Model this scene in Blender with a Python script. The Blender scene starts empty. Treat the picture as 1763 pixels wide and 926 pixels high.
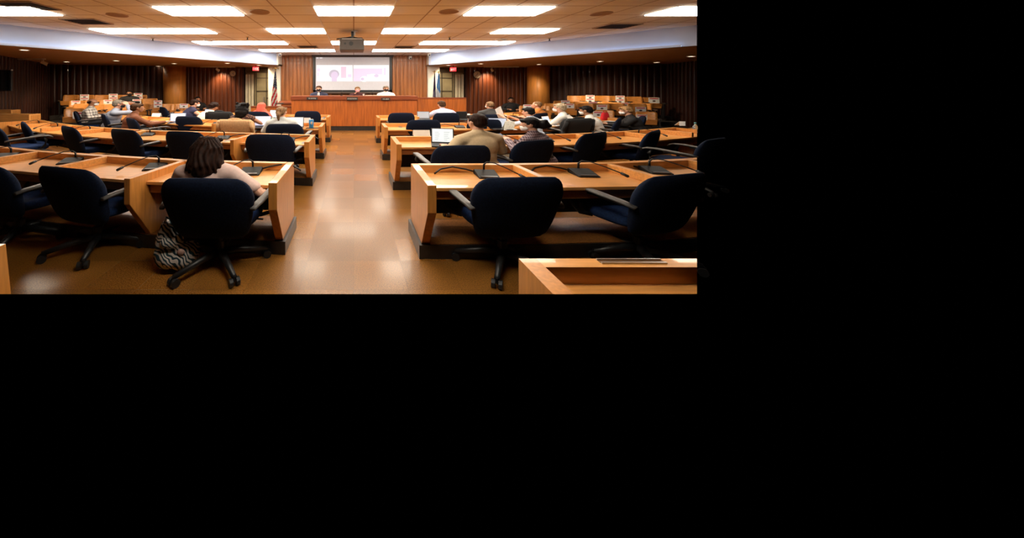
import bpy, bmesh, math, random
from mathutils import Vector, Matrix
random.seed(7)
C = bpy.context.scene.collection
F = 560.0            # focal length in pixels of the 1763 px wide frame
VX, VY = 609.0, 151.0  # where the optical axis meets the frame
EYE = 1.75
HC = 3.37            # ceiling height
HS = 2.84            # height of the lowered side ceiling
TILE = 0.805         # ceiling module
R = math.radians

def P(px, py, y):
    return Vector(((px - VX) * y / F, y, EYE - (py - VY) * y / F))
def PX(px, y):
    return (px - VX) * y / F
def PZ(py, y):
    return EYE - (py - VY) * y / F

# ------------------------------------------------------------------ materials
MATS = {}
def mat(name, col, rough=0.6, metal=0.0, var=0.12, scale=8.0, stretch=(1, 1, 1), emit=None, estr=0.0,
        coat=0.0, spec=0.5, bump=0.0, sheen=0.0, col2=None, detail=4.0, trans=0.0, alpha=1.0):
    if name in MATS: return MATS[name]
    m = bpy.data.materials.new(name); m.use_nodes = True
    nt = m.node_tree; b = nt.nodes['Principled BSDF']
    tc = nt.nodes.new('ShaderNodeTexCoord'); mp = nt.nodes.new('ShaderNodeMapping')
    nz = nt.nodes.new('ShaderNodeTexNoise'); cr = nt.nodes.new('ShaderNodeValToRGB')
    mp.inputs['Scale'].default_value = stretch
    nz.inputs['Scale'].default_value = scale; nz.inputs['Detail'].default_value = detail
    nt.links.new(tc.outputs['Object'], mp.inputs['Vector']); nt.links.new(mp.outputs['Vector'], nz.inputs['Vector'])
    nt.links.new(nz.outputs['Fac'], cr.inputs['Fac'])
    lo = [max(0, c * (1 - var)) for c in col[:3]]
    hi = [min(1, c * (1 + var)) for c in (col2 or col)[:3]]
    cr.color_ramp.elements[0].position = 0.32; cr.color_ramp.elements[0].color = (*lo, 1)
    cr.color_ramp.elements[1].position = 0.68; cr.color_ramp.elements[1].color = (*hi, 1)
    nt.links.new(cr.outputs['Color'], b.inputs['Base Color'])
    b.inputs['Roughness'].default_value = rough; b.inputs['Metallic'].default_value = metal
    b.inputs['Coat Weight'].default_value = coat; b.inputs['Specular IOR Level'].default_value = spec
    b.inputs['Sheen Weight'].default_value = sheen
    b.inputs['Transmission Weight'].default_value = trans
    b.inputs['Alpha'].default_value = alpha
    if bump:
        bp = nt.nodes.new('ShaderNodeBump'); bp.inputs['Strength'].default_value = bump; bp.inputs['Distance'].default_value = 0.01
        nt.links.new(nz.outputs['Fac'], bp.inputs['Height']); nt.links.new(bp.outputs['Normal'], b.inputs['Normal'])
    if emit:
        b.inputs['Emission Color'].default_value = (*emit, 1); b.inputs['Emission Strength'].default_value = estr
    MATS[name] = m
    return m

def srgb(r, g, b):
    f = lambda c: (c / 255 / 12.92) if c / 255 <= 0.04045 else (((c / 255) + 0.055) / 1.055) ** 2.4
    return (f(r), f(g), f(b))

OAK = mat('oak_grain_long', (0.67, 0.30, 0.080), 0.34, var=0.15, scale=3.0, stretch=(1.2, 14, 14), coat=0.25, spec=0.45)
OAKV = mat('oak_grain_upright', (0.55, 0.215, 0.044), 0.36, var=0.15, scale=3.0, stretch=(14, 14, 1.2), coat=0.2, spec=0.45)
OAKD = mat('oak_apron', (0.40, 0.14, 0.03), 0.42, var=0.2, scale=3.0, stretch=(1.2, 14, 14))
SEATW = mat('seat_plywood', (0.62, 0.25, 0.055), 0.38, var=0.2, scale=3.0, stretch=(1.5, 10, 10), coat=0.2)
CHERRY = mat('cherry_veneer', (0.36, 0.092, 0.013), 0.40, var=0.24, scale=2.2, stretch=(8, 8, 0.7), coat=0.15)
CHERRYD = mat('cherry_ledge', (0.20, 0.042, 0.010), 0.40, var=0.2, scale=2.2, stretch=(1, 8, 8))
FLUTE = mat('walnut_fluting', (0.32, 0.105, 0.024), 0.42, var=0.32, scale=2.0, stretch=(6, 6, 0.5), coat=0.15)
FLUTE_SHADE = mat('shaded_walnut_fluting', (0.042, 0.011, 0.006), 0.45, var=0.3, scale=2.0, stretch=(6, 6, 0.5), coat=0.1)  # same walnut as the clock walls, darkened to carry the shade there
FLUTE_LIT = mat('lit_walnut_fluting', (0.12, 0.032, 0.010), 0.42, var=0.32, scale=2.0, stretch=(6, 6, 0.5), coat=0.15)  # same walnut, kept paler where the track lights wash it
COLUMNW = mat('column_veneer', (0.60, 0.24, 0.05), 0.45, var=0.18, scale=2.0, stretch=(5, 5, 0.5))
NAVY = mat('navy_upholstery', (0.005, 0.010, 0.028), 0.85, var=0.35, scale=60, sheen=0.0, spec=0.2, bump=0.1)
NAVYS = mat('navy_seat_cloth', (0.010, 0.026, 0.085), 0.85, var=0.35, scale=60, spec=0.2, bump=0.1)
BLACK = mat('black_plastic', (0.010, 0.010, 0.011), 0.45, var=0.2, scale=20)
MICB = mat('microphone_black', (0.012, 0.011, 0.011), 0.6, var=0.2, scale=30, spec=0.25)
ARMG = mat('grey_armrest', (0.10, 0.092, 0.088), 0.42, var=0.15, scale=30)
KICK = mat('black_vinyl_base', (0.018, 0.015, 0.014), 0.35, var=0.3, scale=10)
BLACKP = mat('black_modesty_panel', (0.012, 0.009, 0.008), 0.5, var=0.3, scale=6)
PLASTER = mat('cream_plaster', (0.80, 0.74, 0.65), 0.7, var=0.04, scale=5)
COVE = mat('cove_paint', (0.56, 0.67, 0.92), 0.75, var=0.03, scale=2)
SOFFIT = mat('soffit_board', (0.42, 0.24, 0.13), 0.6, var=0.08, scale=3)
OLIVE = mat('olive_panel', (0.36, 0.31, 0.18), 0.55, var=0.1, scale=3)
OLIVEL = mat('pale_blind', (0.60, 0.56, 0.42), 0.6, var=0.08, scale=4)
OLIVED = mat('bronze_frame', (0.09, 0.07, 0.04), 0.5, var=0.1, scale=4)
WHITE = mat('white_paper', (0.86, 0.85, 0.83), 0.7, var=0.03, scale=10)
WHITEP = mat('white_plastic', (0.80, 0.79, 0.77), 0.4, var=0.03, scale=10)
REDP = mat('red_print', (0.62, 0.03, 0.04), 0.7, var=0.08, scale=20)
DARKP = mat('dark_print', (0.08, 0.04, 0.045), 0.7, var=0.1, scale=20)
STEEL = mat('brushed_metal', (0.55, 0.53, 0.50), 0.3, metal=0.9, var=0.1, scale=20)
BRASS = mat('brass', (0.55, 0.36, 0.12), 0.3, metal=0.9, var=0.1, scale=20)
RISERM = mat('dark_riser_carpet', (0.018, 0.014, 0.012), 0.9, var=0.3, scale=30)
LAMP = mat('light_panel', (0.95, 0.93, 0.9), 0.5, emit=(1.0, 0.92, 0.77), estr=15.0, var=0.01)
DOWN = mat('downlight_lens', (0.9, 0.85, 0.75), 0.5, emit=(1.0, 0.80, 0.55), estr=6.0, var=0.01)
REDE = mat('exit_face', (0.8, 0.03, 0.03), 0.4, emit=(1.0, 0.03, 0.04), estr=1.6, var=0.02)
EXITT = mat('exit_letters', (0.9, 0.5, 0.5), 0.4, emit=(1.0, 0.35, 0.32), estr=1.6, var=0.02)

def ceiling_material():
    m = bpy.data.materials.new('ceiling_tiles'); m.use_nodes = True
    nt = m.node_tree; b = nt.nodes['Principled BSDF']
    tc = nt.nodes.new('ShaderNodeTexCoord'); br = nt.nodes.new('ShaderNodeTexBrick'); nz = nt.nodes.new('ShaderNodeTexNoise')
    br.offset = 0.0; br.squash = 1.0
    br.inputs['Scale'].default_value = 1.0
    br.inputs['Brick Width'].default_value = TILE; br.inputs['Row Height'].default_value = TILE
    br.inputs['Mortar Size'].default_value = 0.018; br.inputs['Mortar Smooth'].default_value = 0.2
    c1 = (0.86, 0.82, 0.75)
    br.inputs['Color1'].default_value = (*c1, 1); br.inputs['Color2'].default_value = (c1[0] * 0.96, c1[1] * 0.95, c1[2] * 0.94, 1)
    br.inputs['Mortar'].default_value = (0.42, 0.32, 0.24, 1)
    nz.inputs['Scale'].default_value = 120
    bp = nt.nodes.new('ShaderNodeBump'); bp.inputs['Strength'].default_value = 0.08
    nt.links.new(tc.outputs['Object'], br.inputs['Vector']); nt.links.new(br.outputs['Color'], b.inputs['Base Color'])
    nt.links.new(tc.outputs['Object'], nz.inputs['Vector'])
    nt.links.new(nz.outputs['Fac'], bp.inputs['Height']); nt.links.new(bp.outputs['Normal'], b.inputs['Normal'])
    b.inputs['Roughness'].default_value = 0.85
    return m
def floor_material():
    m = bpy.data.materials.new('cork_tile_floor'); m.use_nodes = True
    nt = m.node_tree; b = nt.nodes['Principled BSDF']; L = nt.links.new
    tc = nt.nodes.new('ShaderNodeTexCoord')
    br = nt.nodes.new('ShaderNodeTexBrick'); br.offset = 0.0
    br.inputs['Scale'].default_value = 1.0; br.inputs['Brick Width'].default_value = 0.47; br.inputs['Row Height'].default_value = 0.47
    br.inputs['Mortar Size'].default_value = 0.002; br.inputs['Bias'].default_value = -0.1
    br.inputs['Color1'].default_value = (0.62, 0.62, 0.62, 1); br.inputs['Color2'].default_value = (1.12, 1.12, 1.12, 1)
    br.inputs['Mortar'].default_value = (0.5, 0.5, 0.5, 1)
    n1 = nt.nodes.new('ShaderNodeTexNoise'); n1.inputs['Scale'].default_value = 100; n1.inputs['Detail'].default_value = 4
    n2 = nt.nodes.new('ShaderNodeTexNoise'); n2.inputs['Scale'].default_value = 1.3; n2.inputs['Detail'].default_value = 3
    cr = nt.nodes.new('ShaderNodeValToRGB')
    cr.color_ramp.elements[0].position = 0.30; cr.color_ramp.elements[0].color = (0.075, 0.022, 0.003, 1)
    cr.color_ramp.elements[1].position = 0.70; cr.color_ramp.elements[1].color = (0.42, 0.182, 0.033, 1)
    mx = nt.nodes.new('ShaderNodeMix'); mx.data_type = 'RGBA'; mx.blend_type = 'MULTIPLY'; mx.inputs['Factor'].default_value = 0.8
    rr = nt.nodes.new('ShaderNodeMapRange'); rr.inputs['From Min'].default_value = 0.6; rr.inputs['From Max'].default_value = 1.12; rr.inputs['To Min'].default_value = 0.36; rr.inputs['To Max'].default_value = 0.24
    bp = nt.nodes.new('ShaderNodeBump'); bp.inputs['Strength'].default_value = 0.012; bp.inputs['Distance'].default_value = 0.01
    for n in (br, n1, n2): L(tc.outputs['Object'], n.inputs['Vector'])
    L(n1.outputs['Fac'], cr.inputs['Fac']); L(cr.outputs['Color'], mx.inputs['A']); L(br.outputs['Color'], mx.inputs['B'])
    L(mx.outputs['Result'], b.inputs['Base Color']); L(br.outputs['Color'], rr.inputs['Value']); L(rr.outputs['Result'], b.inputs['Roughness'])
    L(n1.outputs['Fac'], bp.inputs['Height']); L(bp.outputs['Normal'], b.inputs['Normal'])
    b.inputs['Coat Weight'].default_value = 0.16; b.inputs['Coat Roughness'].default_value = 0.13
    return m
CEILM, FLOORM = ceiling_material(), floor_material()

def pattern_mat(name, kind, a, c, scale, extra=None):
    """cloth whose own print is a plaid, stripes, a palm leaf or a flower print"""
    m = bpy.data.materials.new(name); m.use_nodes = True
    nt = m.node_tree; b = nt.nodes['Principled BSDF']; L = nt.links.new
    tc = nt.nodes.new('ShaderNodeTexCoord')
    mx = nt.nodes.new('ShaderNodeMix'); mx.data_type = 'RGBA'
    mx.inputs['A'].default_value = (*a, 1); mx.inputs['B'].default_value = (*c, 1)
    if kind == 'plaid':
        ws = []
        for d in ('X', 'Z'):
            w = nt.nodes.new('ShaderNodeTexWave'); w.wave_type = 'BANDS'; w.bands_direction = d; w.inputs['Scale'].default_value = scale
            mp = nt.nodes.new('ShaderNodeMapping'); mp.inputs['Rotation'].default_value = (0, 0, R(45)); L(tc.outputs['Object'], mp.inputs['Vector'])
            L(mp.outputs['Vector'], w.inputs['Vector'])
            r = nt.nodes.new('ShaderNodeMath'); r.operation = 'GREATER_THAN'; r.inputs[1].default_value = extra or 0.72
            L(w.outputs['Fac'], r.inputs[0]); ws.append(r)
        ad = nt.nodes.new('ShaderNodeMath'); ad.operation = 'ADD'; L(ws[0].outputs[0], ad.inputs[0]); L(ws[1].outputs[0], ad.inputs[1])
        dv = nt.nodes.new('ShaderNodeMath'); dv.operation = 'MULTIPLY'; dv.inputs[1].default_value = 0.55; dv.use_clamp = True
        L(ad.outputs[0], dv.inputs[0]); L(dv.outputs[0], mx.inputs['Factor'])
    elif kind == 'stripe':
        w = nt.nodes.new('ShaderNodeTexWave'); w.bands_direction = 'Z'; w.inputs['Scale'].default_value = scale; w.inputs['Distortion'].default_value = extra or 0
        L(tc.outputs['Object'], w.inputs['Vector'])
        r = nt.nodes.new('ShaderNodeMath'); r.operation = 'GREATER_THAN'; r.inputs[1].default_value = 0.5
        L(w.outputs['Fac'], r.inputs[0]); L(r.outputs[0], mx.inputs['Factor'])
    elif kind == 'leaf':
        w = nt.nodes.new('ShaderNodeTexWave'); w.bands_direction = 'DIAGONAL'; w.inputs['Scale'].default_value = scale
        w.inputs['Distortion'].default_value = 9; w.inputs['Detail'].default_value = 1.0; w.inputs['Detail Scale'].default_value = 0.9
        L(tc.outputs['Object'], w.inputs['Vector'])
        r = nt.nodes.new('ShaderNodeMath'); r.operation = 'GREATER_THAN'; r.inputs[1].default_value = 0.55
        n = nt.nodes.new('ShaderNodeTexNoise'); n.inputs['Scale'].default_value = 7
        c2 = nt.nodes.new('ShaderNodeMix'); c2.data_type = 'RGBA'; c2.inputs['A'].default_value = (*c, 1); c2.inputs['B'].default_value = (0.01, 0.015, 0.05, 1)
        L(tc.outputs['Object'], n.inputs['Vector']); L(n.outputs['Fac'], c2.inputs['Factor']); L(c2.outputs['Result'], mx.inputs['B'])
        L(w.outputs['Fac'], r.inputs[0]); L(r.outputs[0], mx.inputs['Factor'])
    elif kind == 'flower':
        v = nt.nodes.new('ShaderNodeTexVoronoi'); v.inputs['Scale'].default_value = scale
        L(tc.outputs['Object'], v.inputs['Vector'])
        r = nt.nodes.new('ShaderNodeMath'); r.operation = 'LESS_THAN'; r.inputs[1].default_value = extra or 0.3
        L(v.outputs['Distance'], r.inputs[0]); L(r.outputs[0], mx.inputs['Factor'])
    L(mx.outputs['Result'], b.inputs['Base Color']); b.inputs['Roughness'].default_value = 0.85
    MATS[name] = m
    return m

# ------------------------------------------------------------------ mesh helpers
def add_box(bm, x0, x1, y0, y1, z0, z1):
    v = [bm.verts.new(p) for p in ((x0, y0, z0), (x1, y0, z0), (x1, y1, z0), (x0, y1, z0), (x0, y0, z1), (x1, y0, z1), (x1, y1, z1), (x0, y1, z1))]
    for f in ((0, 3, 2, 1), (4, 5, 6, 7), (0, 1, 5, 4), (1, 2, 6, 5), (2, 3, 7, 6), (3, 0, 4, 7)):
        bm.faces.new([v[i] for i in f])
def add_prism(bm, poly, z0, z1):
    a = [bm.verts.new((p[0], p[1], z0)) for p in poly]; b = [bm.verts.new((p[0], p[1], z1)) for p in poly]
    n = len(poly)
    bm.faces.new(a[::-1]); bm.faces.new(b)
    for i in range(n): bm.faces.new((a[i], a[(i + 1) % n], b[(i + 1) % n], b[i]))
def add_extrude(bm, poly3, vec):
    """any planar 3D polygon pushed along a vector"""
    vec = Vector(vec)
    a = [bm.verts.new(p) for p in poly3]; b = [bm.verts.new(Vector(p) + vec) for p in poly3]
    n = len(poly3)
    bm.faces.new(a[::-1]); bm.faces.new(b)
    for i in range(n): bm.faces.new((a[i], a[(i + 1) % n], b[(i + 1) % n], b[i]))
def add_tube(bm, pts, r, n=8):
    pts = [Vector(p) for p in pts]
    rs = r if isinstance(r, (list, tuple)) else [r] * len(pts)
    rings = []
    for i, p in enumerate(pts):
        t = (pts[min(i + 1, len(pts) - 1)] - pts[max(i - 1, 0)]).normalized()
        u = t.cross(Vector((0, 0, 1)))
        if u.length < 0.05: u = t.cross(Vector((0, 1, 0)))
        u.normalize(); w = u.cross(t)
        rings.append([bm.verts.new(p + (u * math.cos(2 * math.pi * k / n) + w * math.sin(2 * math.pi * k / n)) * rs[i]) for k in range(n)])
    for a, b in zip(rings, rings[1:]):
        for k in range(n): bm.faces.new((a[k], a[(k + 1) % n], b[(k + 1) % n], b[k]))
    bm.faces.new(rings[0][::-1]); bm.faces.new(rings[-1])
def add_ball(bm, c, r, rot=None, u=14, v=10):
    if not isinstance(r, (list, tuple, Vector)): r = (r, r, r)
    M = Matrix.Translation(Vector(c)) @ (rot.to_4x4() if rot else Matrix.Identity(4)) @ Matrix.Diagonal((r[0], r[1], r[2], 1))
    bmesh.ops.create_uvsphere(bm, u_segments=u, v_segments=v, radius=1.0, matrix=M)
def add_cap(bm, p0, p1, r0, r1, n=12):
    """tapered limb with round ends"""
    p0, p1 = Vector(p0), Vector(p1)
    add_ball(bm, p0, r0, u=n, v=8); add_ball(bm, p1, r1, u=n, v=8)
    d = p1 - p0
    if d.length > 1e-4:
        M = Matrix.Translation((p0 + p1) / 2) @ d.to_track_quat('Z', 'Y').to_matrix().to_4x4()
        bmesh.ops.create_cone(bm, cap_ends=True, segments=n, radius1=r0, radius2=r1, depth=d.length, matrix=M)
def add_disc(bm, c, r, h, n=20, axis='Z'):
    M = Matrix.Translation(Vector(c))
    if axis == 'Y': M = M @ Matrix.Rotation(R(90), 4, 'X')
    bmesh.ops.create_cone(bm, cap_ends=True, segments=n, radius1=r, radius2=r, depth=h, matrix=M)
def add_loft(bm, rows, caps=True):
    """rows: closed rings with equal vertex counts"""
    rings = [[bm.verts.new(p) for p in r] for r in rows]
    n = len(rings[0])
    for a, b in zip(rings, rings[1:]):
        for k in range(n): bm.faces.new((a[k], a[(k + 1) % n], b[(k + 1) % n], b[k]))
    if caps:
        bm.faces.new(rings[0][::-1]); bm.faces.new(rings[-1])
def sgn(v, e): return math.copysign(abs(v) ** e, v)
def padded(bm, prof, n=28):
    """cushion: prof rows are (z, half width, half depth, y centre, bow)"""
    rows = []
    for row in prof:
        z, w, d, yc, bow = row[:5]; arch = row[5] if len(row) > 5 else 0
        ring = []
        for k in range(n):
            a = 2 * math.pi * k / n
            x = w * sgn(math.cos(a), 0.45); y = d * sgn(math.sin(a), 0.7)
            ring.append((x, yc + y + bow * (abs(x) / 0.43) ** 2, z - arch * (abs(x) / 0.43) ** 2))
        rows.append(ring)
    add_loft(bm, rows)
RIGHT_EDGE = Vector((F, -(1200 - VX), 0)).normalized()    # the photograph shows nothing of the hall past this sight line
def trim_right(bm):
    bmesh.ops.remove_doubles(bm, verts=bm.verts, dist=1e-6)
    r = bmesh.ops.bisect_plane(bm, geom=bm.verts[:] + bm.edges[:] + bm.faces[:], plane_co=(0, 0, 0), plane_no=RIGHT_EDGE, clear_outer=True)
    ed = [e for e in r['geom_cut'] if isinstance(e, bmesh.types.BMEdge) and e.is_valid]
    if ed: bmesh.ops.edgeloop_fill(bm, edges=ed) if False else bmesh.ops.holes_fill(bm, edges=[e for e in bm.edges if e.is_boundary], sides=0)
def trim_low(bm):
    n = Vector((0, -(506 - VY), -F)).normalized()
    bmesh.ops.remove_doubles(bm, verts=bm.verts, dist=1e-6)
    bmesh.ops.bisect_plane(bm, geom=bm.verts[:] + bm.edges[:] + bm.faces[:], plane_co=(0, 0, EYE), plane_no=n, clear_outer=True)
    bmesh.ops.holes_fill(bm, edges=[e for e in bm.edges if e.is_boundary], sides=0)
def new(): return bmesh.new()
def obj(name, bm, m, parent=None, smooth=False, bevel=0.0, keep=False):
    if parent is not None and not keep:
        mw = parent.matrix_basis.copy(); p = parent.parent
        while p is not None: mw = p.matrix_basis @ mw; p = p.parent
    me = bpy.data.meshes.new(name)
    bmesh.ops.recalc_face_normals(bm, faces=bm.faces)
    if parent is not None and not keep: bm.transform(mw.inverted())
    bm.to_mesh(me); bm.free()
    me.materials.append(m)
    if smooth:
        me.shade_smooth()
    o = bpy.data.objects.new(name, me); C.objects.link(o)
    if parent is not None: o.parent = parent
    if bevel:
        b = o.modifiers.new('Bevel', 'BEVEL'); b.width = bevel; b.segments = 2; b.limit_method = 'ANGLE'
    return o
def meshobj(name, me, m, parent=None):
    me.materials.clear(); me.materials.append(m)
    o = bpy.data.objects.new(name, me); C.objects.link(o)
    if parent is not None: o.parent = parent
    return o
def tag(o, label, cat=None, group=None):
    o['label'] = label
    if cat: o['category'] = cat
    if group: o['group'] = group
    return o
def thing(name, label, cat, loc=(0, 0, 0), rz=0.0, group=None):
    o = bpy.data.objects.new(name, None); C.objects.link(o); o.empty_display_size = 0.1
    o.location = loc; o.rotation_euler = (0, 0, rz)
    # matrix_basis follows location and rotation at once
    return tag(o, label, cat, group)
def struct(name, bm, m, parent=None, smooth=False, bevel=0.0):
    o = obj(name, bm, m, parent, smooth, bevel)
    if parent is None: o['kind'] = 'structure'
    return o
def recentre(o):
    """move a one-mesh thing's origin to its base"""
    me = o.data
    xs = [v.co for v in me.vertices]
    c = Vector(((min(v.x for v in xs) + max(v.x for v in xs)) / 2, (min(v.y for v in xs) + max(v.y for v in xs)) / 2, min(v.z for v in xs)))
    me.transform(Matrix.Translation(-c)); o.location = c
    return o
def copy_tree(o, parent=None):
    c = o.copy(); C.objects.link(c)
    if parent is not None: c.parent = parent
    for ch in KIDS.get(o.name, []): 
        copy_tree(ch, c)
    return c
KIDS = {}
def remember(root):
    """child lists of a prototype and its parts, so that copies need no search"""
    for o in C.objects:
        if o.parent is not None: KIDS.setdefault(o.parent.name, [])
    for o in C.objects:
        if o.parent is not None and o not in KIDS[o.parent.name]: KIDS[o.parent.name].append(o)
EXPOSURE = 0.38
# ------------------------------------------------------------------ the hall
CEIL = [(-12.7, -3), (12.7, -3), (12.7, 5.95), (6.28, 5.95), (8.88, 8.42), (3.6, 15.6), (3.7, 16.45), (-3.7, 16.45), (-3.6, 15.6), (-12.7, 3.25)]
bm = new(); add_prism(bm, CEIL, HC, HC + 0.06); struct('ceiling', bm, CEILM)

# floor: begins where the photograph's lower edge meets it
bm = new(); add_prism(bm, [(-11.0, 2.76), (2.913, 2.76), (20.0, 18.95), (-17.0, 18.95)], -0.003, 0.0); struct('floor', bm, FLOORM)

def strip(bm, pts, z0, z1, t):
    """wall along a plan polyline"""
    for a, b in zip(pts, pts[1:]):
        a, b = Vector((*a, 0)), Vector((*b, 0)); d = (b - a).normalized(); n = Vector((-d.y, d.x, 0)) * t
        add_prism(bm, [a, b, b + n, a + n], z0, z1)
def fluted(bm, a, b, z0, z1, pitch=0.17, depth=0.05, t=0.12):
    """upright rounded boards along a plan line, facing the left hand side of a->b"""
    a, b = Vector((*a, 0)), Vector((*b, 0)); d = b - a; L = d.length; d.normalize(); n = Vector((d.y, -d.x, 0))
    k = max(1, round(L / pitch)); p = L / k
    prof = []
    for i in range(k):
        for s, h in ((0.0, 0.0), (0.10, 0.0), (0.13, 0.55), (0.25, 0.9), (0.5, 1.0), (0.75, 0.9), (0.87, 0.55), (0.90, 0.0)):
            prof.append(a + d * (i + s) * p + n * h * depth)
    prof.append(b)
    poly = prof + [b - n * t, a - n * t]
    add_prism(bm, poly, z0, z1)

# cove fascia between the upper ceiling and the lowered side ceilings
bm = new(); strip(bm, [(-3.6, 15.6), (-12.7, 3.25)], HS, HC, -0.10); struct('trim_1', bm, COVE)
bm = new(); strip(bm, [(3.6, 15.6), (8.88, 8.42)], HS, HC, 0.10); struct('trim_2', bm, COVE)
# cove light trough along the foot of each fascia
COVEL = mat('cove_lamp', (.8, .85, .95), .5, emit=(0.72, 0.84, 1.0), estr=1.1, var=0.01)
for nm, a, c_, s in (('cove_light', (-3.75, 15.4), (-12.6, 3.4), 1), ('cove_light', (3.75, 15.4), (8.72, 8.64), -1)):
    d = (Vector(c_) - Vector(a)).normalized(); n = Vector((-d.y, d.x)) * s
    q = lambda k: [Vector(a) + n * k[0], Vector(c_) + n * k[0], Vector(c_) + n * k[1], Vector(a) + n * k[1]]
    t = thing(nm, 'pale cove light trough along the ceiling drop, %s flag side' % ('striped' if s > 0 else 'blue'), 'cove light', ((a[0] + c_[0]) / 2, (a[1] + c_[1]) / 2, HS))
    bm = new(); add_prism(bm, q((0.005, 0.13)), HS - 0.012, HS + 0.0); add_prism(bm, q((0.12, 0.135)), HS + 0.001, HS + 0.045); obj('trough', bm, COVE, t)
    bm = new(); add_prism(bm, q((0.05, 0.09)), HS + 0.004, HS + 0.022); obj('lamp_strip', bm, COVEL, t)
# lowered side ceilings
bm = new(); add_prism(bm, [(-3.6, 15.62), (-12.7, 3.25), (-17.5, 3.25), (-17.5, 19.0), (-3.6, 19.0)], HS - 0.0, HS + 0.05)
struct('ceiling_left', bm, SOFFIT)
bm = new(); add_prism(bm, [(3.6, 15.62), (8.88, 8.42), (19.9, 18.86), (3.6, 19.0)], HS, HS + 0.05)
struct('ceiling_right', bm, SOFFIT)
# central fluted wall behind the dais
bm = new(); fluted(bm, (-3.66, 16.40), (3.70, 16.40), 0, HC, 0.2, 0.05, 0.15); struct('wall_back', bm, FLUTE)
# cream piers beside it
bm = new(); add_box(bm, -4.26, -3.66, 16.2, 16.55, 0, HS); struct('wall_left_pier', bm, PLASTER)
bm = new(); add_box(bm, 3.70, 4.28, 16.2, 16.55, 0, HS); struct('wall_right_pier', bm, PLASTER)
bm = new(); add_box(bm, -3.70, -3.6, 15.5, 16.5, HS, HC); struct('wall_left_return', bm, PLASTER)
bm = new(); add_box(bm, 3.66, 3.78, 15.5, 16.5, HS, HC); struct('wall_right_return', bm, PLASTER)
# side walls of fluted walnut, shade and track light put into their tones
bm = new(); fluted(bm, (-9.0, 17.4), (-5.85, 17.4), 0, HS, 0.22, 0.06); struct('wall_left_back', bm, FLUTE_LIT)
bm = new(); fluted(bm, (5.95, 17.4), (9.3, 17.4), 0, HS, 0.22, 0.06); struct('wall_right_back', bm, FLUTE_LIT)
bm = new(); fluted(bm, (-14.2, 15.2), (-9.0, 16.7), 0, HS, 0.26, 0.06); struct('wall_left_slope', bm, FLUTE_SHADE)
bm = new(); fluted(bm, (9.0, 16.7), (14.5, 15.1), 0, HS, 0.26, 0.06); struct('wall_right_slope', bm, FLUTE_SHADE)
bm = new(); fluted(bm, (-10.4, 8.0), (-14.2, 15.2), 0, HS, 0.26, 0.06); struct('wall_left', bm, FLUTE_SHADE)
bm = new(); fluted(bm, (14.5, 15.1), (13.6, 12.4), 0, HS, 0.26, 0.06); trim_right(bm); struct('wall_right', bm, FLUTE_SHADE)
# round columns
for nm, x in (('column_left', -9.13), ('column_right', 9.42)):
    bm = new(); add_disc(bm, (x, 16.6, HS / 2), 0.52, HS, 40); o = struct(nm, bm, COLUMNW)
    for pl in o.data.polygons: pl.use_smooth = abs(pl.normal.z) < 0.5

# glazed door bays either side, seen over the low panels
def door_bay(n, xs, flip):
    root = thing('door_%d' % n, 'x', None, (sum(xs) / 2, 17.5, 0)); del root['label']
    root['kind'] = 'structure'
    x0, x1 = xs
    bm = new(); add_box(bm, x0, x1, 17.62, 17.72, 0, HS); obj('door_panel', bm, OLIVE, root)
    w = x1 - x0
    f = lambda t: x0 + w * (t if not flip else 1 - t)
    def bar(bm, ta, tb, z0, z1, y=17.55, d=0.07):
        a, b = sorted((f(ta), f(tb))); add_box(bm, a, b, y, y + d, z0, z1)
    bm = new()
    bar(bm, 0.0, 1.0, HS - 0.28, HS - 0.02)
    for t in (0.0, 0.30, 0.36, 0.70, 0.985): bar(bm, t, t + 0.018, 0, HS - 0.28)
    for z in (2.25, 1.55): bar(bm, 0.36, 1.0, z, z + 0.04)
    bar(bm, 0.70, 1.0, 1.15, 1.22); bar(bm, 0.70, 0.72, 0.3, 1.2)
    obj('door_frame', bm, OLIVED, root)
    for t in (0.03, 0.13, 0.23):
        bm = new(); a, b = sorted((f(t), f(t + 0.075)))
        add_box(bm, a, b, 17.44, 17.50, 0.02, HS - 0.38); obj('blind_slat', bm, OLIVEL, root)
    bm = new(); a, b = sorted((f(0.62), f(0.655))); add_box(bm, a, b, 17.47, 17.52, 0.95, 1.25); obj('door_handle', bm, STEEL, root)
door_bay(1, (-5.85, -4.26), False)
door_bay(2, (4.28, 5.95), True)
# door lobby side jambs
bm = new(); add_box(bm, -5.95, -5.85, 17.3, 17.75, 0, HS); struct('trim_3', bm, FLUTE_SHADE)
bm = new(); add_box(bm, 5.95, 6.05, 17.3, 17.75, 0, HS); struct('trim_4', bm, FLUTE_SHADE)

# seating risers along the side walls
def riser(name, a, b, depth, z):
    a, b = Vector((*a, 0)), Vector((*b, 0)); d = (b - a).normalized(); n = Vector((d.y, -d.x, 0)) * depth
    bm = new(); add_prism(bm, [a, b, b + n, a + n], 0, z); struct(name, bm, RISERM)
riser('floor_riser_1', (-13.6, 15.25), (-9.4, 16.45), 1.05, 0.52)
riser('floor_riser_2', (-13.05, 14.3), (-8.6, 15.5), 0.75, 0.34)
riser('floor_riser_3', (-12.8, 13.55), (-7.6, 15.0), 0.75, 0.17)
riser('floor_riser_4', (9.3, 16.45), (14.1, 15.1), 1.05, 0.50)
riser('floor_riser_5', (8.7, 15.55), (13.7, 14.1), 0.75, 0.33)
riser('floor_riser_6', (7.9, 15.0), (13.4, 13.35), 0.75, 0.17)
# speaker's platform behind the dais
bm = new(); add_box(bm, -3.4, 4.6, 13.6, 16.3, 0, 0.42); struct('floor_platform', bm, RISERM)

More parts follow.
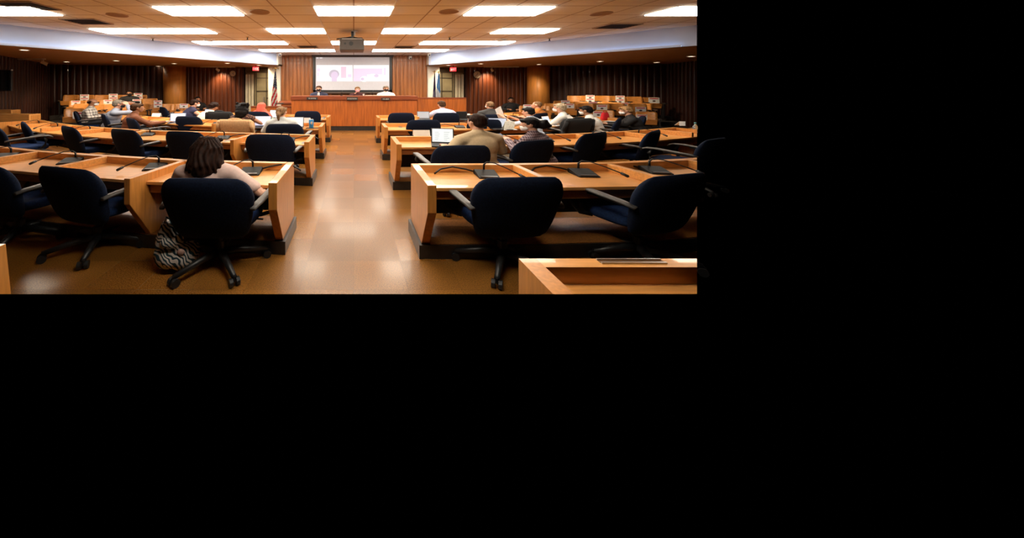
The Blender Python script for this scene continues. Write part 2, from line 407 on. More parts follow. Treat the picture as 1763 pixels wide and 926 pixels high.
# ------------------------------------------------------------------ ceiling fixtures
SIDES = {-1: 'on the striped flag side', 1: 'on the blue flag side', 0: 'over the aisle'}
lightrows = [
    (0, [(-10, -8), (-5, -3), (-1, 1), (3, 5), (8, 10)]),
    (3, [(-9, -7), (-7, -5), (-3, -1), (1, 3), (5, 7)]),
    (6, [(-7, -5), (-5, -3), (-1, 1), (3, 5), (5, 7)]),
    (9, [(-5, -3), (-3, -1), (1, 3), (3, 5)]),
    (-3, [(-1, 1)]),
    (-6, [(-1, 1)]),
]
rowname = {0: 'nearest row in view', 3: 'second row', 6: 'projector row', 9: 'row nearest the screen', -3: 'row over the front desks', -6: 'row over the camera'}
ordinal = ['first', 'second', 'third', 'fourth', 'fifth', 'sixth', 'seventh', 'eighth']
for k, spans in lightrows:
    for i, (a, b) in enumerate(spans):
        x0, x1, y0, y1 = a * TILE, b * TILE, (8 + k) * TILE, (9 + k) * TILE
        g = 0.02
        lab = 'bright ceiling light panel, %s, %s from the striped flag side' % (rowname[k], ordinal[i])
        t = thing('ceiling_light', lab, 'ceiling light', ((x0 + x1) / 2, (y0 + y1) / 2, HC - 0.012), 0, 'ceiling light panels')
        if k == 0 and i == 4:
            bm = new(); add_box(bm, x0 + g, x1 - g, y0 + g, y1 - g, HC - 0.028, HC - 0.004); trim_right(bm); obj('diffuser', bm, LAMP, t)
            bm = new()
            add_box(bm, x0, x0 + g, y0, y1, HC - 0.008, HC); add_box(bm, x0, x1, y0, y0 + g, HC - 0.008, HC); add_box(bm, x0, x1, y1 - g, y1, HC - 0.008, HC)
            trim_right(bm); obj('frame', bm, WHITEP, t)
            continue
        bm = new(); add_box(bm, x0 + g, x1 - g, y0 + g, y1 - g, HC - 0.028, HC - 0.004); obj('diffuser', bm, LAMP, t)
        bm = new()
        add_box(bm, x0, x0 + g, y0, y1, HC - 0.008, HC); add_box(bm, x1 - g, x1, y0, y1, HC - 0.008, HC)
        add_box(bm, x0, x1, y0, y0 + g, HC - 0.008, HC); add_box(bm, x0, x1, y1 - g, y1, HC - 0.008, HC)
        obj('frame', bm, WHITEP, t)
# two pale ceiling rails running toward the screen
for x, s in ((-TILE, 'striped flag'), (TILE, 'blue flag')):
    bm = new(); add_box(bm, x - 0.014, x + 0.014, 4.0, 16.0, HC - 0.016, HC)
    o = obj('ceiling_rail', bm, WHITEP); recentre(o); tag(o, 'thin white ceiling rail toward the screen, nearer the %s side' % s, 'rail')
def ceil_xy(px, py, h=HC):
    y = (h - EYE) * F / (VY - py); return PX(px, y), y
# round loudspeakers in the ceiling
for px, py, lab in ((447, 20, 'round tan ceiling loudspeaker beside the striped flag side light'), (773, 19.5, 'round tan ceiling loudspeaker beside the blue flag side light'),
                    (202, 25.5, 'round tan ceiling loudspeaker far out toward the television wall'), (1035, 23, 'round tan ceiling loudspeaker far out near the dark vent')):
    x, y = ceil_xy(px, py)
    t = thing('ceiling_speaker', lab, 'ceiling speaker', (x, y, HC - 0.02), 0, 'round ceiling loudspeakers')
    bm = new(); add_disc(bm, (x, y, HC - 0.008), 0.19, 0.016, 28); obj('grille', bm, mat('speaker_grille', (0.33, 0.20, 0.11), 0.8, scale=200, var=0.3), t)
    bm = new()
    add_tube(bm, [(x + 0.2 * math.cos(a * math.pi / 14), y + 0.2 * math.sin(a * math.pi / 14), HC - 0.008) for a in range(29)], 0.012, 6); obj('trim_ring', bm, mat('speaker_ring', (0.45, 0.3, 0.18), 0.6), t)
# square air vents
VENTM = mat('vent_dark', (0.06, 0.045, 0.035), 0.6)
for px, py, lab in ((150, 36.5, 'dark ceiling air vent beside the far light on the striped flag side'), (1062, 44.5, 'dark ceiling air vent near the cove on the blue flag side'),
                    (45, 9.5, 'dark ceiling air vent above the far corner light'), (530, 80, 'slim ceiling air vent before the last lights, striped flag side'), (695, 80.5, 'slim ceiling air vent before the last lights, blue flag side')):
    x, y = ceil_xy(px, py)
    w = 0.40 if py < 60 else 0.36
    t = thing('ceiling_vent', lab, 'air vent', (x, y, HC - 0.02), 0, 'ceiling air vents')
    bm = new(); add_box(bm, x - w, x + w, y - w * .8, y + w * .8, HC - 0.006, HC); obj('backing', bm, BLACK, t)
    bm = new()
    for s in (-1, 1):
        add_box(bm, x - w, x + w, y + s * w * .8 - 0.02, y + s * w * .8 + 0.02, HC - 0.02, HC); add_box(bm, x + s * w - 0.02, x + s * w + 0.02, y - w * .8, y + w * .8, HC - 0.02, HC)
    obj('frame', bm, mat('vent_frame', (0.35, 0.24, 0.15), 0.6), t)
    bm = new()
    for i in range(7): add_box(bm, x - w, x + w, y - w * .7 + i * w * .23, y - w * .7 + i * w * .23 + 0.02, HC - 0.018, HC - 0.004)
    obj('louvre', bm, VENTM, t)
# smoke detectors and sprinklers
for px, py, lab in ((360, 67.5, 'white round smoke detector before the cove on the striped flag side'), (863, 67.5, 'white round smoke detector before the cove on the blue flag side')):
    x, y = ceil_xy(px, py)
    t = thing('smoke_detector', lab, 'smoke detector', (x, y, HC - 0.06))
    bm = new(); add_disc(bm, (x, y, HC - 0.015), 0.19, 0.03, 24); obj('mount', bm, WHITEP, t)
    bm = new(); add_disc(bm, (x, y, HC - 0.045), 0.13, 0.03, 24); obj('sensor_head', bm, WHITEP, t)
for px, py, lab in ((426, 63.5, 'small dark ceiling sprinkler over the desks, striped flag side'), (774, 63.5, 'small dark ceiling sprinkler over the desks, blue flag side'),
                    (263, 65.5, 'small dark ceiling sprinkler close to the striped flag side cove'), (946, 65.5, 'small dark ceiling sprinkler close to the blue flag side cove')):
    x, y = ceil_xy(px, py)
    t = thing('sprinkler', lab, 'sprinkler', (x, y, HC - 0.08), 0, 'ceiling sprinklers')
    bm = new(); add_disc(bm, (x, y, HC - 0.01), 0.05, 0.02, 14); obj('escutcheon', bm, BRASS, t)
    bm = new(); add_tube(bm, [(x, y, HC - 0.02), (x, y, HC - 0.09)], 0.018, 8); add_disc(bm, (x, y, HC - 0.09), 0.035, 0.01, 12); obj('head', bm, BLACK, t)
# downlights in the lowered ceilings
dl = [(42, 85.5, 0), (200, 104, 1), (273, 113.5, 0), (300, 109, 1), (391.5, 108.5, 1), (115, 106, 0), (828, 109.5, 1), (928, 110.5, 1), (951, 115, 1), (1033, 105.2, 1), (1130, 107, 0), (1190, 96.5, 0), (446, 112, 1), (772, 112, 1)]  # last pair, over the door bays, added to brighten doors and piers
dnames = ['over the television', 'over the back seats behind the plaid shirt', 'close beside the oak column', 'before the oak column, striped flag side', 'above the clock of the striped flag side', 'in the far dim corner, striped flag side',
          'above the clock of the blue flag side', 'before the oak column, blue flag side', 'close beside the blue flag side oak column', 'over the back seats, blue flag side', 'in the far dim corner, blue flag side', 'at the outermost edge, blue flag side', 'added over the door bay, striped flag side', 'added over the door bay, blue flag side']
for (px, py, on), nm in zip(dl, dnames):
    x, y = ceil_xy(px, py, HS)
    t = thing('downlight', 'small round recessed downlight %s' % nm, 'downlight', (x, y, HS - 0.02), 0, 'recessed downlights')
    bm = new(); add_disc(bm, (x, y, HS - 0.004), 0.10, 0.008, 20); obj('lens', bm, DOWN, t)
    bm = new(); add_tube(bm, [(x + 0.11 * math.cos(a * math.pi / 10), y + 0.11 * math.sin(a * math.pi / 10), HS - 0.006) for a in range(21)], 0.014, 6); obj('trim_ring', bm, WHITEP, t)
    if on:
        l = bpy.data.lights.new('downlight_beam', 'SPOT'); l.energy = {300: 85, 928: 85, 446: 150, 772: 150, 200: 230, 1033: 230}.get(px, 110); l.color = (1.0, 0.78, 0.5); l.spot_size = R(95); l.spot_blend = 0.7; l.shadow_soft_size = 0.08
        lo = bpy.data.objects.new('downlight_beam', l); C.objects.link(lo); lo.location = (x, y, HS - 0.05)
        aim = {300: (0, .55, -1), 928: (0, .55, -1), 446: (0, .95, -1), 772: (0, .95, -1), 200: (-.75, .55, -1), 1033: (.55, .55, -1)}.get(px)
        if aim: lo.rotation_euler = Vector(aim).to_track_quat('-Z', 'Y').to_euler()
# track lights washing the fluted walls
def track(px0, px1, py, hx, hy, lab, yy):
    a, b = P(px0, py, yy), P(px1, py, yy)
    t = thing('track_light', lab, 'track light', ((a.x + b.x) / 2, yy, HS - 0.1))
    bm = new(); add_box(bm, min(a.x, b.x), max(a.x, b.x), yy - 0.03, yy + 0.03, HS - 0.05, HS); obj('rail', bm, WHITEP, t)
    h = Vector((PX(hx, yy), yy, HS - 0.16))
    bm = new(); add_tube(bm, [(h.x, yy, HS - 0.05), (h.x, yy, HS - 0.13)], 0.015, 8); obj('stem', bm, WHITEP, t)
    bm = new(); add_tube(bm, [h + Vector((-0.05, -0.05, 0.03)), h + Vector((0.07, 0.08, -0.05))], [0.05, 0.065], 12); sp = obj('lamp_head', bm, WHITEP, t)
    l = bpy.data.lights.new('track_beam', 'SPOT'); l.energy = 150; l.color = (1.0, 0.72, 0.45); l.spot_size = R(100); l.spot_blend = 0.8; l.shadow_soft_size = 0.05
    lo = bpy.data.objects.new('track_beam', l); C.objects.link(lo); lo.location = h + Vector((0.0, 0.12, -0.05))
    lo.rotation_euler = (Vector((0.0, 0.6, -1.0))).to_track_quat('-Z', 'Y').to_euler()
track(345, 405, 115, 374, 117, 'white track light washing the fluted wall by the striped flag side clock', 16.7)
track(833, 893, 115, 847, 118, 'white track light washing the fluted wall by the blue flag side clock', 16.7)
track(30, 78, 99, 75, 101, 'white track light near the wall television', 12.1)

# ------------------------------------------------------------------ screen, projector, cameras, clocks, exit signs
YS = 16.22
SCRW = mat('screen_cloth', (0.52, 0.50, 0.53), 0.8, var=0.03, emit=(0.10, 0.095, 0.10), estr=1.0)
t = thing('projection_screen', 'large white projection screen showing a pink two-person video call', 'projection screen', ((-1.87 + 1.77) / 2, YS, 1.4))
sx0, sx1 = PX(543.5, YS), PX(670.5, YS)
bm = new(); add_box(bm, sx0, sx1, YS, YS + 0.02, PZ(155, YS), PZ(98.5, YS)); obj('fabric', bm, SCRW, t)
bm = new(); add_box(bm, sx0 - 0.13, sx0, YS - 0.01, YS + 0.04, PZ(160, YS), PZ(96, YS)); add_box(bm, sx1, sx1 + 0.13, YS - 0.01, YS + 0.04, PZ(160, YS), PZ(96, YS))
add_box(bm, sx0 - 0.13, sx1 + 0.13, YS - 0.01, YS + 0.04, PZ(158.5, YS), PZ(155, YS)); obj('black_border', bm, BLACK, t)
bm = new(); add_box(bm, sx0 - 0.2, sx1 + 0.2, YS - 0.10, YS + 0.1, HC - 0.08, HC - 0.002); obj('roller_housing', bm, mat('housing_dark', (0.04, 0.015, 0.008), 0.5), t)
bm = new(); add_box(bm, sx0 - 0.1, sx1 + 0.1, YS - 0.03, YS + 0.04, PZ(160.5, YS), PZ(158.5, YS)); obj('bottom_bar', bm, mat('bar_bronze', (0.10, 0.06, 0.04), 0.4), t)
def glow(name, c): return mat(name, (0.25, 0.25, 0.25), 0.8, var=0.0, emit=c, estr=1.0)
GW = glow('picture_white', (0.68, 0.65, 0.67)); GP = glow('picture_pink', (0.58, 0.41, 0.57)); GL = glow('picture_lilac', (0.44, 0.33, 0.50))
GD = glow('picture_mauve', (0.29, 0.24, 0.34)); GR = glow('picture_rose', (0.66, 0.36, 0.48))
def quad(bm, x0, x1, y0, y1, yy):
    add_box(bm, PX(x0, yy), PX(x1, yy), yy - 0.004, yy, PZ(y1, yy), PZ(y0, yy))
pic = None
bm = new(); quad(bm, 545, 607, 112, 140, YS - 0.002); pic = obj('video_pane', bm, GW, t)
bm = new(); quad(bm, 608.5, 669.5, 112, 140, YS - 0.002); pic2 = obj('video_pane', bm, GW, t)
def flat(name, shapes, m, parent, yy):
    bm = new()
    for s in shapes:
        if s[0] == 'r': quad(bm, *s[1:], yy)
        else:
            _, px, py, rx, ry = s
            pts = [P(px + rx * math.cos(a * math.pi / 12), py + ry * math.sin(a * math.pi / 12), yy) for a in range(24)]
            add_extrude(bm, pts, (0, -0.003, 0))
    return obj(name, bm, m, parent)
flat('caller_hair', [('e', 575.2, 127.5, 8.8, 7.5)], GD, pic, YS - 0.008)
flat('caller_face', [('e', 576, 130, 6.2, 6.8), ('r', 571, 580, 134, 140)], GL, pic, YS - 0.013)
flat('caller_backdrop', [('r', 587, 596, 115, 134)], GR, pic, YS - 0.007)
flat('caller_shelf', [('r', 546, 551, 118, 123), ('r', 546, 549, 125, 131), ('r', 599, 605, 128, 133)], GP, pic, YS - 0.007)
flat('caller_backdrop', [('r', 608.5, 632, 118, 140), ('r', 632, 658, 118, 128)], GP, pic2, YS - 0.007)
flat('caller_figure', [('e', 627, 136, 7, 5), ('e', 642, 133, 9, 6)], GW, pic2, YS - 0.011)
flat('caller_detail', [('e', 648, 130.5, 4, 2.6), ('e', 624, 136, 3, 2.5)], GL, pic2, YS - 0.015)
flat('caller_border', [('r', 661, 664, 117, 129)], GP, pic2, YS - 0.007)
flat('toolbar_icon', [('r', 545, 548.5, 98.9, 100.6), ('r', 550.5, 555, 98.9, 100.6)], GW, t, YS - 0.008)

t = thing('projector', 'grey box projector hanging from the ceiling on a white pole', 'projector', (PX(605.5, 9.0), 9.0, PZ(87, 9.0)))
ya = 9.0
bm = new(); add_box(bm, PX(584.5, ya), PX(627, ya), ya, ya + 0.62, PZ(86.5, ya), PZ(66.5, ya)); body = obj('body', bm, mat('projector_grey', (0.10, 0.085, 0.075), 0.5, var=0.1), t, bevel=0.02)
bm = new(); add_box(bm, PX(589, ya), PX(624, ya), ya + 0.03, ya + 0.55, PZ(66.5, ya), PZ(64.5, ya)); obj('mount_plate', bm, BLACK, t)
bm = new(); add_box(bm, PX(588.5, ya), PX(623.5, ya), ya - 0.005, ya + 0.02, PZ(67.3, ya), PZ(66.3, ya)); obj('trim_strip', bm, WHITEP, body)
bm = new(); add_disc(bm, (PX(604.5, ya), ya - 0.006, PZ(75, ya)), 0.06, 0.02, 20, 'Y'); add_disc(bm, (PX(594, ya), ya - 0.006, PZ(75, ya)), 0.03, 0.02, 16, 'Y'); obj('port', bm, BLACK, body)
cx = PX(606.5, ya)
bm = new(); add_tube(bm, [(cx - 0.45, ya + .3, PZ(64.5, ya)), (cx - 0.02, ya + 0.3, PZ(61, ya)), (cx + 0.02, ya + 0.3, PZ(61, ya)), (cx + 0.28, ya + .3, PZ(64.5, ya))], 0.018, 8); add_tube(bm, [(cx, ya + 0.3, PZ(65, ya)), (cx, ya + .3, PZ(51, ya))], 0.035, 10); obj('bracket', bm, BLACK, t)
bm = new(); add_tube(bm, [(cx + 0.06, ya + 0.3, PZ(58, ya)), (cx + 0.06, ya + 0.3, HC)], 0.024, 12); obj('pole', bm, WHITEP, t)
bm = new(); add_disc(bm, (cx + 0.06, ya + 0.3, HC - 0.01), 0.09, 0.02, 18); obj('ceiling_plate', bm, WHITEP, t)

def dome_camera(px, py, y, lab):
    p = P(px, py, y)
    t = thing('security_camera', lab, 'camera', (p.x, p.y, p.z - 0.1))
    bm = new(); add_disc(bm, (p.x, p.y, p.z + 0.07), 0.08, 0.05, 18); obj('mount', bm, WHITEP, t)
    bm = new(); add_ball(bm, p, (0.085, 0.085, 0.08)); h = obj('housing', bm, WHITEP, t, True)
    bm = new(); add_ball(bm, p + Vector((0, -0.06, -0.02)), (0.04, 0.035, 0.04)); obj('lens', bm, BLACK, h, True)
dome_camera(482.5, 94.3, 15.3, 'small white dome camera at the wall corner, striped flag side')
dome_camera(739, 94.3, 15.3, 'small white dome camera at the wall corner, blue flag side')
dome_camera(706.5, 100, 16.2, 'white camera with black lens fixed high on the fluted wall')

def clock(px, py, y, r, lab, hands):
    p = P(px, py, y)
    t = thing('wall_clock', lab, 'clock', (p.x, y, p.z - r))
    bm = new(); add_disc(bm, (p.x, y, p.z), r * 1.14, 0.05, 36, 'Y'); obj('case', bm, BLACK, t)
    bm = new(); add_disc(bm, (p.x, y - 0.022, p.z), r, 0.03, 36, 'Y'); d = obj('dial', bm, mat('clock_face', (0.72, 0.62, 0.46), 0.5, var=0.04), t)
    bm = new()
    for k in range(12):
        a = k * math.pi / 6; add_box(bm, p.x + math.sin(a) * r * .85 - .006, p.x + math.sin(a) * r * .85 + .006, y - 0.042, y - 0.037, p.z + math.cos(a) * r * .85 - .012, p.z + math.cos(a) * r * .85 + .012)
    obj('hour_mark', bm, BLACK, d)
    for a, l in hands:
        bm = new(); add_tube(bm, [(p.x, y - 0.043, p.z), (p.x + math.sin(a) * r * l, y - 0.043, p.z + math.cos(a) * r * l)], 0.008, 6); obj('hand', bm, BLACK, t)
clock(401, 126.5, 17.28, 0.155, 'round wall clock on the fluted wall, striped flag side', [(R(135), 0.75), (R(60), 0.5)])
clock(821, 128.5, 17.28, 0.185, 'round wall clock on the fluted wall, blue flag side', [(R(230), 0.75), (R(20), 0.5)])

def text_mesh(s, size, name):
    cu = bpy.data.curves.new(name, 'FONT'); cu.body = s; cu.size = size; cu.align_x = 'CENTER'; cu.align_y = 'CENTER'; cu.extrude = 0.002
    o = bpy.data.objects.new(name, cu); C.objects.link(o)
    me = bpy.data.meshes.new_from_object(o.evaluated_get(bpy.context.evaluated_depsgraph_get()))
    bpy.data.objects.remove(o); return me
for px, py, lab in ((440, 118.3, 'red lit exit sign above the door bay, striped flag side'), (780.5, 119.3, 'red lit exit sign above the door bay, blue flag side')):
    y = 16.0; p = P(px, py, y)
    t = thing('exit_sign', lab, 'exit sign', (p.x, y, p.z - 0.09))
    bm = new(); add_box(bm, p.x - 0.145, p.x + 0.145, y, y + 0.05, p.z - 0.095, p.z + 0.095); obj('face', bm, REDE, t)
    bm = new(); add_box(bm, p.x - 0.03, p.x + 0.03, y + 0.01, y + 0.04, p.z + 0.095, HS); obj('bracket', bm, OLIVED, t)
    me = text_mesh('EXIT', 0.13, 'exit_text'); o = meshobj('lettering', me, EXITT, t)
    o.location = (0, -0.004, 0.09); o.rotation_euler = (R(90), 0, 0)

# television on the wall at the photograph's left edge
y = 10.6
t = thing('wall_television', 'black flat television bracketed to the dark fluted wall', 'television', (PX(3, y), y, PZ(157, y)), 0)
x0, x1 = PX(-22, y), PX(19, y)
bm = new(); add_box(bm, x0, x1, y, y + 0.06, PZ(157, y), PZ(120, y)); obj('casing', bm, BLACK, t, bevel=0.01)
bm = new(); add_box(bm, x0 + 0.03, x1 - 0.03, y - 0.005, y, PZ(155.5, y), PZ(121.5, y)); obj('display', bm, mat('tv_glass', (0.006, 0.006, 0.007), 0.08, var=0.1), t)
bm = new(); add_box(bm, PX(-6, y), PX(2, y), y + 0.06, y + 0.35, PZ(142, y), PZ(134, y)); obj('bracket', bm, BLACK, t)
bm = new(); add_ball(bm, P(20.5, 120.5, y), 0.028); obj('indicator', bm, WHITEP, t, True)
# ------------------------------------------------------------------ desks
ZR, ZW = 0.824, 0.736
PL_TOP = mat('cork_ledge', (0.26, 0.10, 0.025), 0.35, var=0.4, scale=60, coat=0.2)
class Row:
    def __init__(self, pts):
        self.p = [Vector((*q, 0)) for q in pts]; n = len(pts); self.m = []
        seg = []
        for a, b in zip(self.p, self.p[1:]):
            d = (b - a).normalized(); q = Vector((d.y, -d.x, 0))
            seg.append(q if q.y < 0 else -q)
        for i in range(n):
            if i == 0: self.m.append(Vector((0, -1, 0)))
            elif i == n - 1: self.m.append(seg[-1])
            else:
                v = (seg[i - 1] + seg[i]); v.normalize(); self.m.append(v / max(0.7, v.dot(seg[i])))
        self.seg = seg
    def off(self, i, d): return self.p[i] + self.m[i] * d
    def at(self, i, t, d): return self.off(i, d).lerp(self.off(i + 1, d), t)
def ribbon(bm, row, d0, d1, z0, z1, i0=0, i1=None):
    i1 = len(row.p) - 1 if i1 is None else i1
    for i in range(i0, i1):
        add_prism(bm, [row.off(i, d0), row.off(i + 1, d0), row.off(i + 1, d1), row.off(i, d1)], z0, z1)
def profile_panel(bm, p, m, along, t):
    prof = [(0.0, 0.14), (0.0, ZR), (0.90, ZR), (0.90, 0.56), (0.62, 0.14)]
    add_extrude(bm, [Vector((p.x + m.x * d, p.y + m.y * d, z)) for d, z in prof], along * t)
def desk(pts, label, full=(), cut=False, far_end=True):
    row = Row(pts)
    t = thing('conference_desk', label, 'desk', (pts[0][0], pts[0][1] - 0.4, 0), 0, 'rows of oak conference desks')
    def add(name, bm, m, bevel=0.005):
        past = any(v.co.dot(RIGHT_EDGE) > 0 for v in bm.verts)
        if past: trim_right(bm)
        if len(bm.verts) == 0: bm.free(); return None
        return obj(name, bm, m, t, bevel=0 if past else bevel)
    n = len(pts)
    out = (row.p[1] - row.p[0]).normalized()
    sx = 1 if out.x > 0 else -1
    full_row, row = row, Row([(pts[0][0] + sx * 0.086, pts[0][1] + (pts[1][1] - pts[0][1]) * 0.05)] + list(pts[1:-1]) + [tuple((Vector(pts[-1]) - (Vector(pts[-1]) - Vector(pts[-2])).normalized() * 0.086))])
    bm = new(); ribbon(bm, row, 0, 0.085, 0.60, ZR); add('back_rail', bm, OAK)
    for i in range(n - 1):
        bm = new(); ribbon(bm, row, 0.085, 0.69, ZW - 0.035, ZW, i, i + 1); add('worktop', bm, OAK)
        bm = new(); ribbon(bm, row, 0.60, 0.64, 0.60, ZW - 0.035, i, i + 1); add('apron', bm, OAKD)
    for i in range(1, n - 1):
        d = (row.p[i + 1] - row.p[i - 1]).normalized()
        bm = new()
        if i in full: profile_panel(bm, row.p[i] - d * 0.035 , row.m[i].normalized(), d, 0.07)
        else: add_prism(bm, [row.off(i, 0.086) - d * 0.035, row.off(i, 0.086) + d * 0.035, row.off(i, 0.67) + d * 0.035, row.off(i, 0.67) - d * 0.035], ZW, ZR)
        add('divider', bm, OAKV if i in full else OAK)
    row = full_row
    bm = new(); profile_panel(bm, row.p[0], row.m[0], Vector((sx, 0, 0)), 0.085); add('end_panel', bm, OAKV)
    if far_end and not cut:
        bm = new(); profile_panel(bm, row.p[-1], row.m[-1], -(row.p[-1] - row.p[-2]).normalized(), 0.085); add('end_panel', bm, OAKV)
    pr = Row([(pts[0][0] - sx * 0.03, pts[0][1])] + list(pts[1:]))
    bm = new(); ribbon(bm, pr, -0.01, 0.66, 0, 0.14); add('plinth', bm, KICK)
    r2 = Row([(pts[0][0] + sx * 0.09, pts[0][1])] + list(pts[1:]))
    bm = new(); ribbon(bm, r2, 0.02, 0.64, 0.14, 0.146); add('foot_ledge', bm, PL_TOP, 0)
    bm = new(); ribbon(bm, r2, 0.10, 0.12, 0.26, 0.62); add('modesty_panel', bm, BLACKP, 0)
    return row
L1 = [(-.745, 4.06), (-2.16, 4.20), (-3.34, 4.485), (-4.58, 4.80), (-5.85, 5.26)]
R1 = [(.70, 3.98), (1.94, 3.99), (3.11, 4.05), (4.29, 4.25), (5.45, 4.55)]
L2 = [(-.76, 6.44), (-2.0, 6.66), (-3.33, 6.91), (-4.5, 7.12), (-5.74, 7.57), (-6.88, 8.06), (-8.0, 8.70), (-9.06, 9.43)]
R2 = [(.70, 6.22), (1.95, 6.27), (3.2, 6.38), (4.45, 6.60), (5.7, 6.94), (6.75, 7.33), (7.5, 7.63)]
L3 = [(-.755, 8.64), (-2.05, 8.86), (-3.35, 9.20), (-4.65, 9.67), (-5.65, 10.07), (-6.6, 10.55), (-7.6, 11.2), (-8.6, 12.0), (-9.4, 12.75)]
R3 = [(.72, 8.52), (1.95, 8.53), (3.2, 8.66), (4.4, 8.95), (5.5, 9.4), (6.6, 10.0), (7.6, 10.7)]
L4 = [(-.78, 11.1), (-2.0, 11.25), (-3.2, 11.55), (-4.3, 11.95), (-5.4, 12.5), (-6.4, 13.2)]
R4 = [(.74, 10.96), (2.0, 10.99), (3.2, 11.15), (4.4, 11.5), (5.5, 12.0), (6.5, 12.6)]
dl1 = desk(L1, 'long oak desk with the woman in pale pink seated at its aisle end', full=(1,))
dr1 = desk(R1, 'long empty oak desk on the blue flag side, nearest whole row, with gooseneck microphones', cut=True)
dl2 = desk(L2, 'long curving oak desk with empty navy chairs, second row on the striped flag side', full=(1,))
dr2 = desk(R2, 'long curving oak desk where the beige jacket and the plaid shirt sit', full=())
dl3 = desk(L3, 'long curving oak desk with a blue drink can at its aisle end', full=(2,))
dr3 = desk(R3, 'long curving oak desk in front of the man in blue stripes holding papers')
dl4 = desk(L4, 'oak desk nearest the dais where the red headscarf sits')
dr4 = desk(R4, 'oak desk nearest the dais where the lavender shirt sits')

# corner of the desk right in front of the camera, only as far as the photograph shows it
yb = 1.764; xa = PX(893, yb)
t = thing('conference_desk', 'cropped oak desk corner nearest the camera with a steel slot in its rim', 'desk', (xa, yb, 0.6), 0, 'rows of oak conference desks')
def near(name, bm, m, par=None):
    trim_right(bm); return obj(name, bm, m, par or t)
low = lambda yy: EYE - (506 - VY) * yy / F
xi = xa + 0.095; k = (1200 - VX) / F
bm = new(); add_extrude(bm, [Vector((xa, yb, ZR)), Vector((xa, 1.46, ZR)), Vector((xa, yb, low(yb)))], (0.095, 0, 0)); obj('end_panel', bm, OAKV, t)
ya = yb - 0.085
bm = new(); add_prism(bm, [(xi, yb), (k * yb, yb), (k * ya, ya), (xi, ya)], low(ya), ZR); obj('back_rail', bm, OAK, t)
bm = new(); add_prism(bm, [(xi, ya), (k * ya, ya), (k * 1.6, 1.6), (xi, 1.6)], ZW - 0.005, ZW); obj('worktop', bm, OAK, t)
x0, x1 = PX(1033, yb - 0.04), PX(1145, yb - 0.04)
bm = new(); add_box(bm, x0, x1, yb - 0.054, yb - 0.046, ZR, ZR + 0.007); add_box(bm, x0, x1, yb - 0.018, yb - 0.010, ZR, ZR + 0.007); obj('slot_rim', bm, STEEL, t)
bm = new(); add_box(bm, x0, x1, yb - 0.046, yb - 0.018, ZR, ZR + 0.002); obj('slot', bm, mat('slot_brown', (0.12, 0.055, 0.02), 0.5), t)
# and of its neighbour across the aisle
y = 1.93; xo = -2.065
t = thing('conference_desk', 'oak desk end cropped by the photograph at the bottom of the striped flag side', 'desk', (xo, y, 0.5), 0, 'rows of oak conference desks')
bm = new(); add_extrude(bm, [Vector((xo, 1.96, low(1.96))), Vector((xo, 1.93, ZR)), Vector((xo, 1.70, ZR)), Vector((xo, 1.70, low(1.70)))], (-0.095, 0, 0)); obj('end_panel', bm, OAKV, t)
bm = new(); add_box(bm, xo - 0.4, xo - 0.097, y - 0.085, y, 0.62, ZR); obj('back_rail', bm, OAK, t)

# side desks at the outer ends of the rows
def side_desk(label, x0, x1, y, z, dep):
    t = thing('side_table', label, 'table', ((x0 + x1) / 2, y, 0))
    bm = new(); add_box(bm, x0, x1, y, y + dep, z - 0.04, z); obj('top', bm, OAK, t, bevel=0.005)
    bm = new(); add_box(bm, x0, x1, y, y + 0.05, 0.10, z - 0.04); obj('front_panel', bm, OAK, t)
    for x in (x0, x1 - 0.06):
        bm = new(); add_box(bm, x, x + 0.06, y + 0.05, y + dep, 0.0, z - 0.04); obj('end_panel', bm, OAKV, t)
side_desk('plain oak side table under the wall television', PX(-20, 9.3), PX(50, 9.3), 9.3, PZ(197, 9.3), 0.35)
side_desk('plain low oak side table farther out toward the television wall', PX(-20, 10.3), PX(19, 10.3), 10.3, PZ(189.5, 10.3), 0.3)
yb = 7.55
t = thing('side_table', 'oak side return desk at the outer end of the curving row, blue flag side', 'table', (7.9, yb, 0))
bm = new(); add_prism(bm, [(7.52, 7.62), (8.9, 8.45), (9.2, 7.6), (7.7, 6.75)], ZW - 0.04, ZW); trim_right(bm); obj('top', bm, OAK, t)
bm = new(); add_prism(bm, [(7.66, 6.78), (9.2, 7.62), (9.2, 7.54), (7.70, 6.70)], 0.40, ZW + 0.02); trim_right(bm); obj('front_panel', bm, OAK, t)
bm = new(); add_box(bm, 7.56, 7.64, 6.9, 7.6, 0.0, ZW - 0.04); trim_right(bm); obj('leg', bm, OAKV, t)

